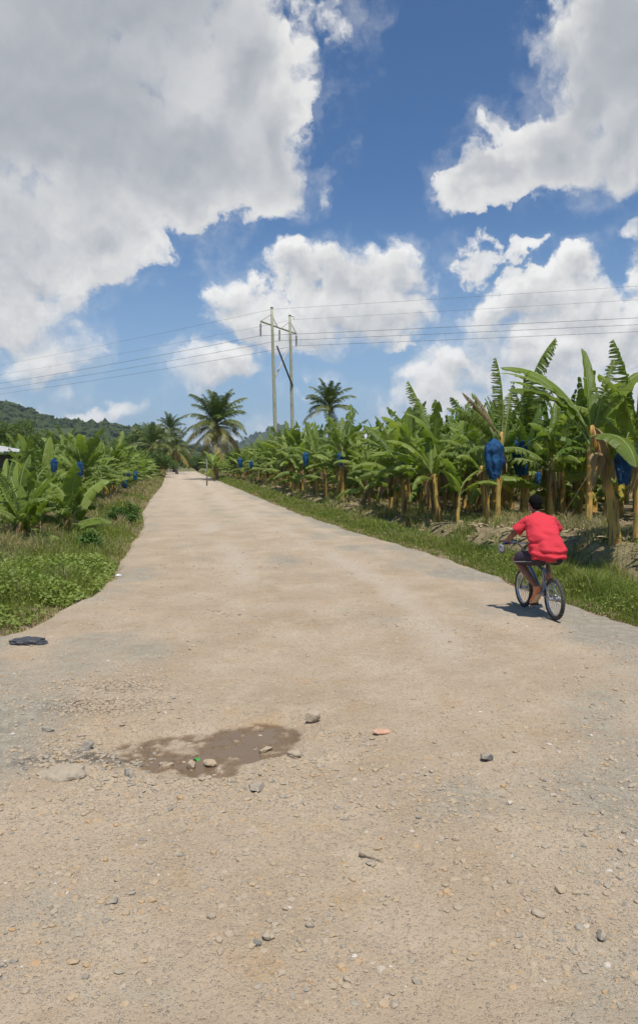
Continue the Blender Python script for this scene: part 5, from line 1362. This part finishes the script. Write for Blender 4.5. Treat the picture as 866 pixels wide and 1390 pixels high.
# ------------------------------------------------------------------ sky, sun, air, camera
w = D.worlds.new('World'); scene.world = w; w.use_nodes = True
t = w.node_tree; t.nodes.clear(); N = NT(t)
SUNV = Vector((.10, -.42, 1.0)).normalized()
sky = t.nodes.new('ShaderNodeTexSky'); sky.sky_type = 'NISHITA'; sky.sun_disc = False
sky.sun_elevation = math.asin(SUNV.z); sky.sun_rotation = math.atan2(SUNV.x, SUNV.y)
sky.air_density = 1.0; sky.dust_density = .6; sky.ozone_density = 2.2; sky.altitude = 0
def azel(px, py):
    dx, dz = (px-433)/FPX, (HOR-py)/FPX; return math.atan(dx), math.atan(dz/math.sqrt(1+dx*dx))
gen = t.nodes.new('ShaderNodeTexCoord').outputs['Generated']
sp = t.nodes.new('ShaderNodeSeparateXYZ'); N.L.new(N.vec('NORMALIZE', gen), sp.inputs[0])
az = N.math('ARCTAN2', sp.outputs[0], sp.outputs[1]); el = N.math('ARCSINE', sp.outputs[2])
cb_ = t.nodes.new('ShaderNodeCombineXYZ'); N.L.new(az, cb_.inputs[0]); N.L.new(el, cb_.inputs[1]); P0 = cb_.outputs[0]
# (px, py, rx, ry, strength)
CL = [(120, -60, 330, 190, 1.3), (60, 130, 330, 175, 1.3), (250, 200, 168, 92, 1.2), (330, 90, 82, 110, 1.05), (370, 190, 58, 85, 1.0), (270, 265, 75, 42, 1.0), (20, 330, 150, 120, 1.1), (130, 300, 100, 75, 1.0), (130, 345, 80, 40, .9), (30, 430, 115, 62, 1.0), (70, 478, 72, 45, 1.0), (-100, 480, 150, 80, 1.0),
      (870, 60, 120, 150, 1.25), (800, 120, 92, 88, 1.1), (745, 195, 95, 66, 1.1), (665, 235, 62, 40, 1.0), (850, 200, 110, 62, 1.0), (770, 60, 48, 45, .9), (990, 120, 150, 170, 1.2),
      (470, 370, 72, 42, 1.15), (545, 372, 56, 42, 1.05), (400, 372, 50, 32, 1.1), (490, 420, 110, 50, 1.1), (420, 440, 75, 40, 1.0), (310, 398, 42, 30, .95), (335, 440, 60, 45, .95), (300, 505, 76, 26, 1.0), (420, 470, 60, 22, .85), (270, 495, 45, 24, .8),
      (785, 372, 40, 30, 1.0), (720, 400, 72, 42, 1.1), (680, 430, 66, 42, 1.05), (790, 425, 80, 38, 1.0), (730, 480, 150, 60, 1.1), (620, 500, 86, 42, .95), (860, 460, 70, 50, 1.1), (760, 540, 190, 55, 1.0), (600, 545, 110, 30, .75), (960, 400, 120, 120, 1.0),
      (100, 556, 92, 17, .95), (165, 554, 36, 14, .9), (50, 548, 60, 12, .8), (534, 465, 20, 10, .7), (640, 350, 30, 35, .45), (437, 250, 12, 24, .55), (300, 590, 150, 16, .5), (540, 590, 160, 22, .6), (400, 530, 60, 10, .4),
      (410, 70, 16, 24, .45), (700, 338, 30, 12, .42), (870, 325, 26, 18, .7), (225, 560, 60, 30, .25)]
def ngroup():
    g = D.node_groups.new('cloud_density', 'ShaderNodeTree')
    g.interface.new_socket('P', in_out='INPUT', socket_type='NodeSocketVector'); g.interface.new_socket('D', in_out='OUTPUT', socket_type='NodeSocketFloat'); g.interface.new_socket('F', in_out='OUTPUT', socket_type='NodeSocketFloat')
    gi = g.nodes.new('NodeGroupInput'); go = g.nodes.new('NodeGroupOutput'); G = NT(g); P = gi.outputs[0]
    w1 = G.vec('SUBTRACT', G.noise(P, 9, 3, .55, 'Color'), (.5, .5, .5)); w2 = G.vec('SUBTRACT', G.noise(P, 34, 4, .6, 'Color'), (.5, .5, .5))
    Q = G.vec('ADD', P, G.vec('ADD', G.vec('SCALE', w1, .115), G.vec('SCALE', w2, .045)))
    F = None
    for (px, py, rx, ry, s) in CL:
        a, e = azel(px, py); k = 1/FPX; ca = math.cos(a)**2
        d = G.vec('SUBTRACT', Q, (a, e, 0)); d = G.vec('MULTIPLY', d, (1/(rx*k*ca*1.18), 1/(ry*k*1.18*math.cos(a)), 1)); d = G.vec('LENGTH', d, out=1)
        f = G.math('MULTIPLY', G.math('SUBTRACT', 1.0, G.math('POWER', d, 1.4)), s)
        if F is None: F = f
        else: F = G.math('SMOOTH_MAX', F, f, .25)
    n1 = G.noise(Q, 15, 10, .61); n2 = G.voro(Q, 30, 'SMOOTH_F1')
    Dn = G.math('ADD', F, G.math('MULTIPLY', G.math('SUBTRACT', n1, .5), 1.6)); Dn = G.math('ADD', Dn, G.math('MULTIPLY', G.math('SUBTRACT', .35, n2), .50))
    g.links.new(Dn, go.inputs[0]); g.links.new(F, go.inputs[1]); return g
ng = ngroup()
def dens(P):
    n = t.nodes.new('ShaderNodeGroup'); n.node_tree = ng; N.L.new(P, n.inputs[0]); return n.outputs
d0 = dens(P0); d1 = dens(N.vec('ADD', P0, (-.004, .016, 0)))
wisp = N.noise(P0, 5, 4, .6)
soft = N.math('ADD', N.mr(wisp, .38, .62, .18, .95), N.mr(el, .04, .24, .40, 0))
alpha = N.mr(d0[0], .02, soft)
alpha = N.math('MULTIPLY', alpha, N.mr(d0[0], -.05, .5, .75, 1.0))
halo = N.math('MULTIPLY', N.math('MULTIPLY', N.mr(d0[0], -.42, .12), N.mr(N.noise(P0, 11, 6, .65), .42, .68)), .30)
alpha = N.math('MAXIMUM', alpha, halo)
lit = N.math('SUBTRACT', d0[0], d1[0])                 # open to the light from above
shade = N.mr(d0[1], .25, 1.15)                           # thick cores are greyer from below
up = N.mr(el, .12, .42)                                  # clouds overhead show their undersides
core = N.math('MULTIPLY', shade, N.math('ADD', N.math('MULTIPLY', up, .58), .40))
br = N.math('SUBTRACT', 1.0, N.math('MULTIPLY', core, .43))
br = N.math('ADD', br, N.math('MULTIPLY', lit, N.math('SUBTRACT', .42, N.math('MULTIPLY', up, .33))))
br = N.math('ADD', br, N.math('MULTIPLY', N.math('SUBTRACT', N.noise(P0, 13, 5, .6), .5), .10))
br = N.math('MINIMUM', N.math('MAXIMUM', br, .55), 1.14)
cc = N.mix(N.mr(br, .5, 1.0), (.88, .93, 1.0), (1.0, .99, .965))
CLOUD = 8.9
cc = N.vec('SCALE', cc, N.math('MULTIPLY', br, CLOUD))
haze = N.mr(el, 0, .32, .30, 0)
skyc = N.vec('MULTIPLY', sky.outputs[0], (.53, .81, 1.06))
skyc = N.mix(N.mr(el, 0, .36, .62, 0), skyc, (4.1, 5.7, 7.7))
col = N.mix(N.math('MULTIPLY', alpha, .97), skyc, cc)
bg = t.nodes.new('ShaderNodeBackground'); bg.inputs[1].default_value = .085; N.L.new(col, bg.inputs[0])
ow = t.nodes.new('ShaderNodeOutputWorld'); N.L.new(bg.outputs[0], ow.inputs[0])
w.cycles.sampling_method = 'MANUAL'; w.cycles.sample_map_resolution = 512

sun = D.lights.new('sun', 'SUN'); sun.energy = 4.2; sun.angle = R(.55); sun.color = (1, .955, .88)
so_ = link(D.objects.new('sun', sun)); so_.rotation_euler = (-SUNV).to_track_quat('-Z', 'Y').to_euler()

if True:
    mb = MB(); mb.box((0, 1400, 125), (5600, 5400, 252)); m, N, out = new_mat('haze')
    pv = m.node_tree.nodes.new('ShaderNodeVolumePrincipled'); pv.inputs['Color'].default_value = (.80, .88, 1, 1); pv.inputs['Density'].default_value = .00012; pv.inputs['Anisotropy'].default_value = .2
    m.node_tree.links.new(pv.outputs[0], out.inputs['Volume'])
    hz = mb.build('haze', m, None, False); tag(hz, 'thin humid air over the valley', kind='stuff')

cam = D.cameras.new('camera'); co_ = link(D.objects.new('camera', cam)); scene.camera = co_
co_.location = (0, 0, CAMZ); co_.rotation_euler = (math.pi/2, 0, 0)
cam.sensor_fit = 'VERTICAL'; cam.sensor_height = 36; cam.lens = 36*FPX/1390; cam.shift_y = -65/1390
cam.clip_start = .05; cam.clip_end = 9000
vs = scene.view_settings; vs.view_transform = 'Standard'; vs.look = 'None'; vs.gamma = 1; vs.exposure = 0.18; vs.use_curve_mapping = False
cy = scene.cycles; cy.max_bounces = 6; cy.transparent_max_bounces = 6; cy.diffuse_bounces = 3; cy.glossy_bounces = 2; cy.transmission_bounces = 3; cy.volume_bounces = 0; cy.use_denoising = True
cy.use_adaptive_sampling = True; cy.adaptive_threshold = .02; cy.sample_clamp_indirect = 6
scene.render.film_transparent = False
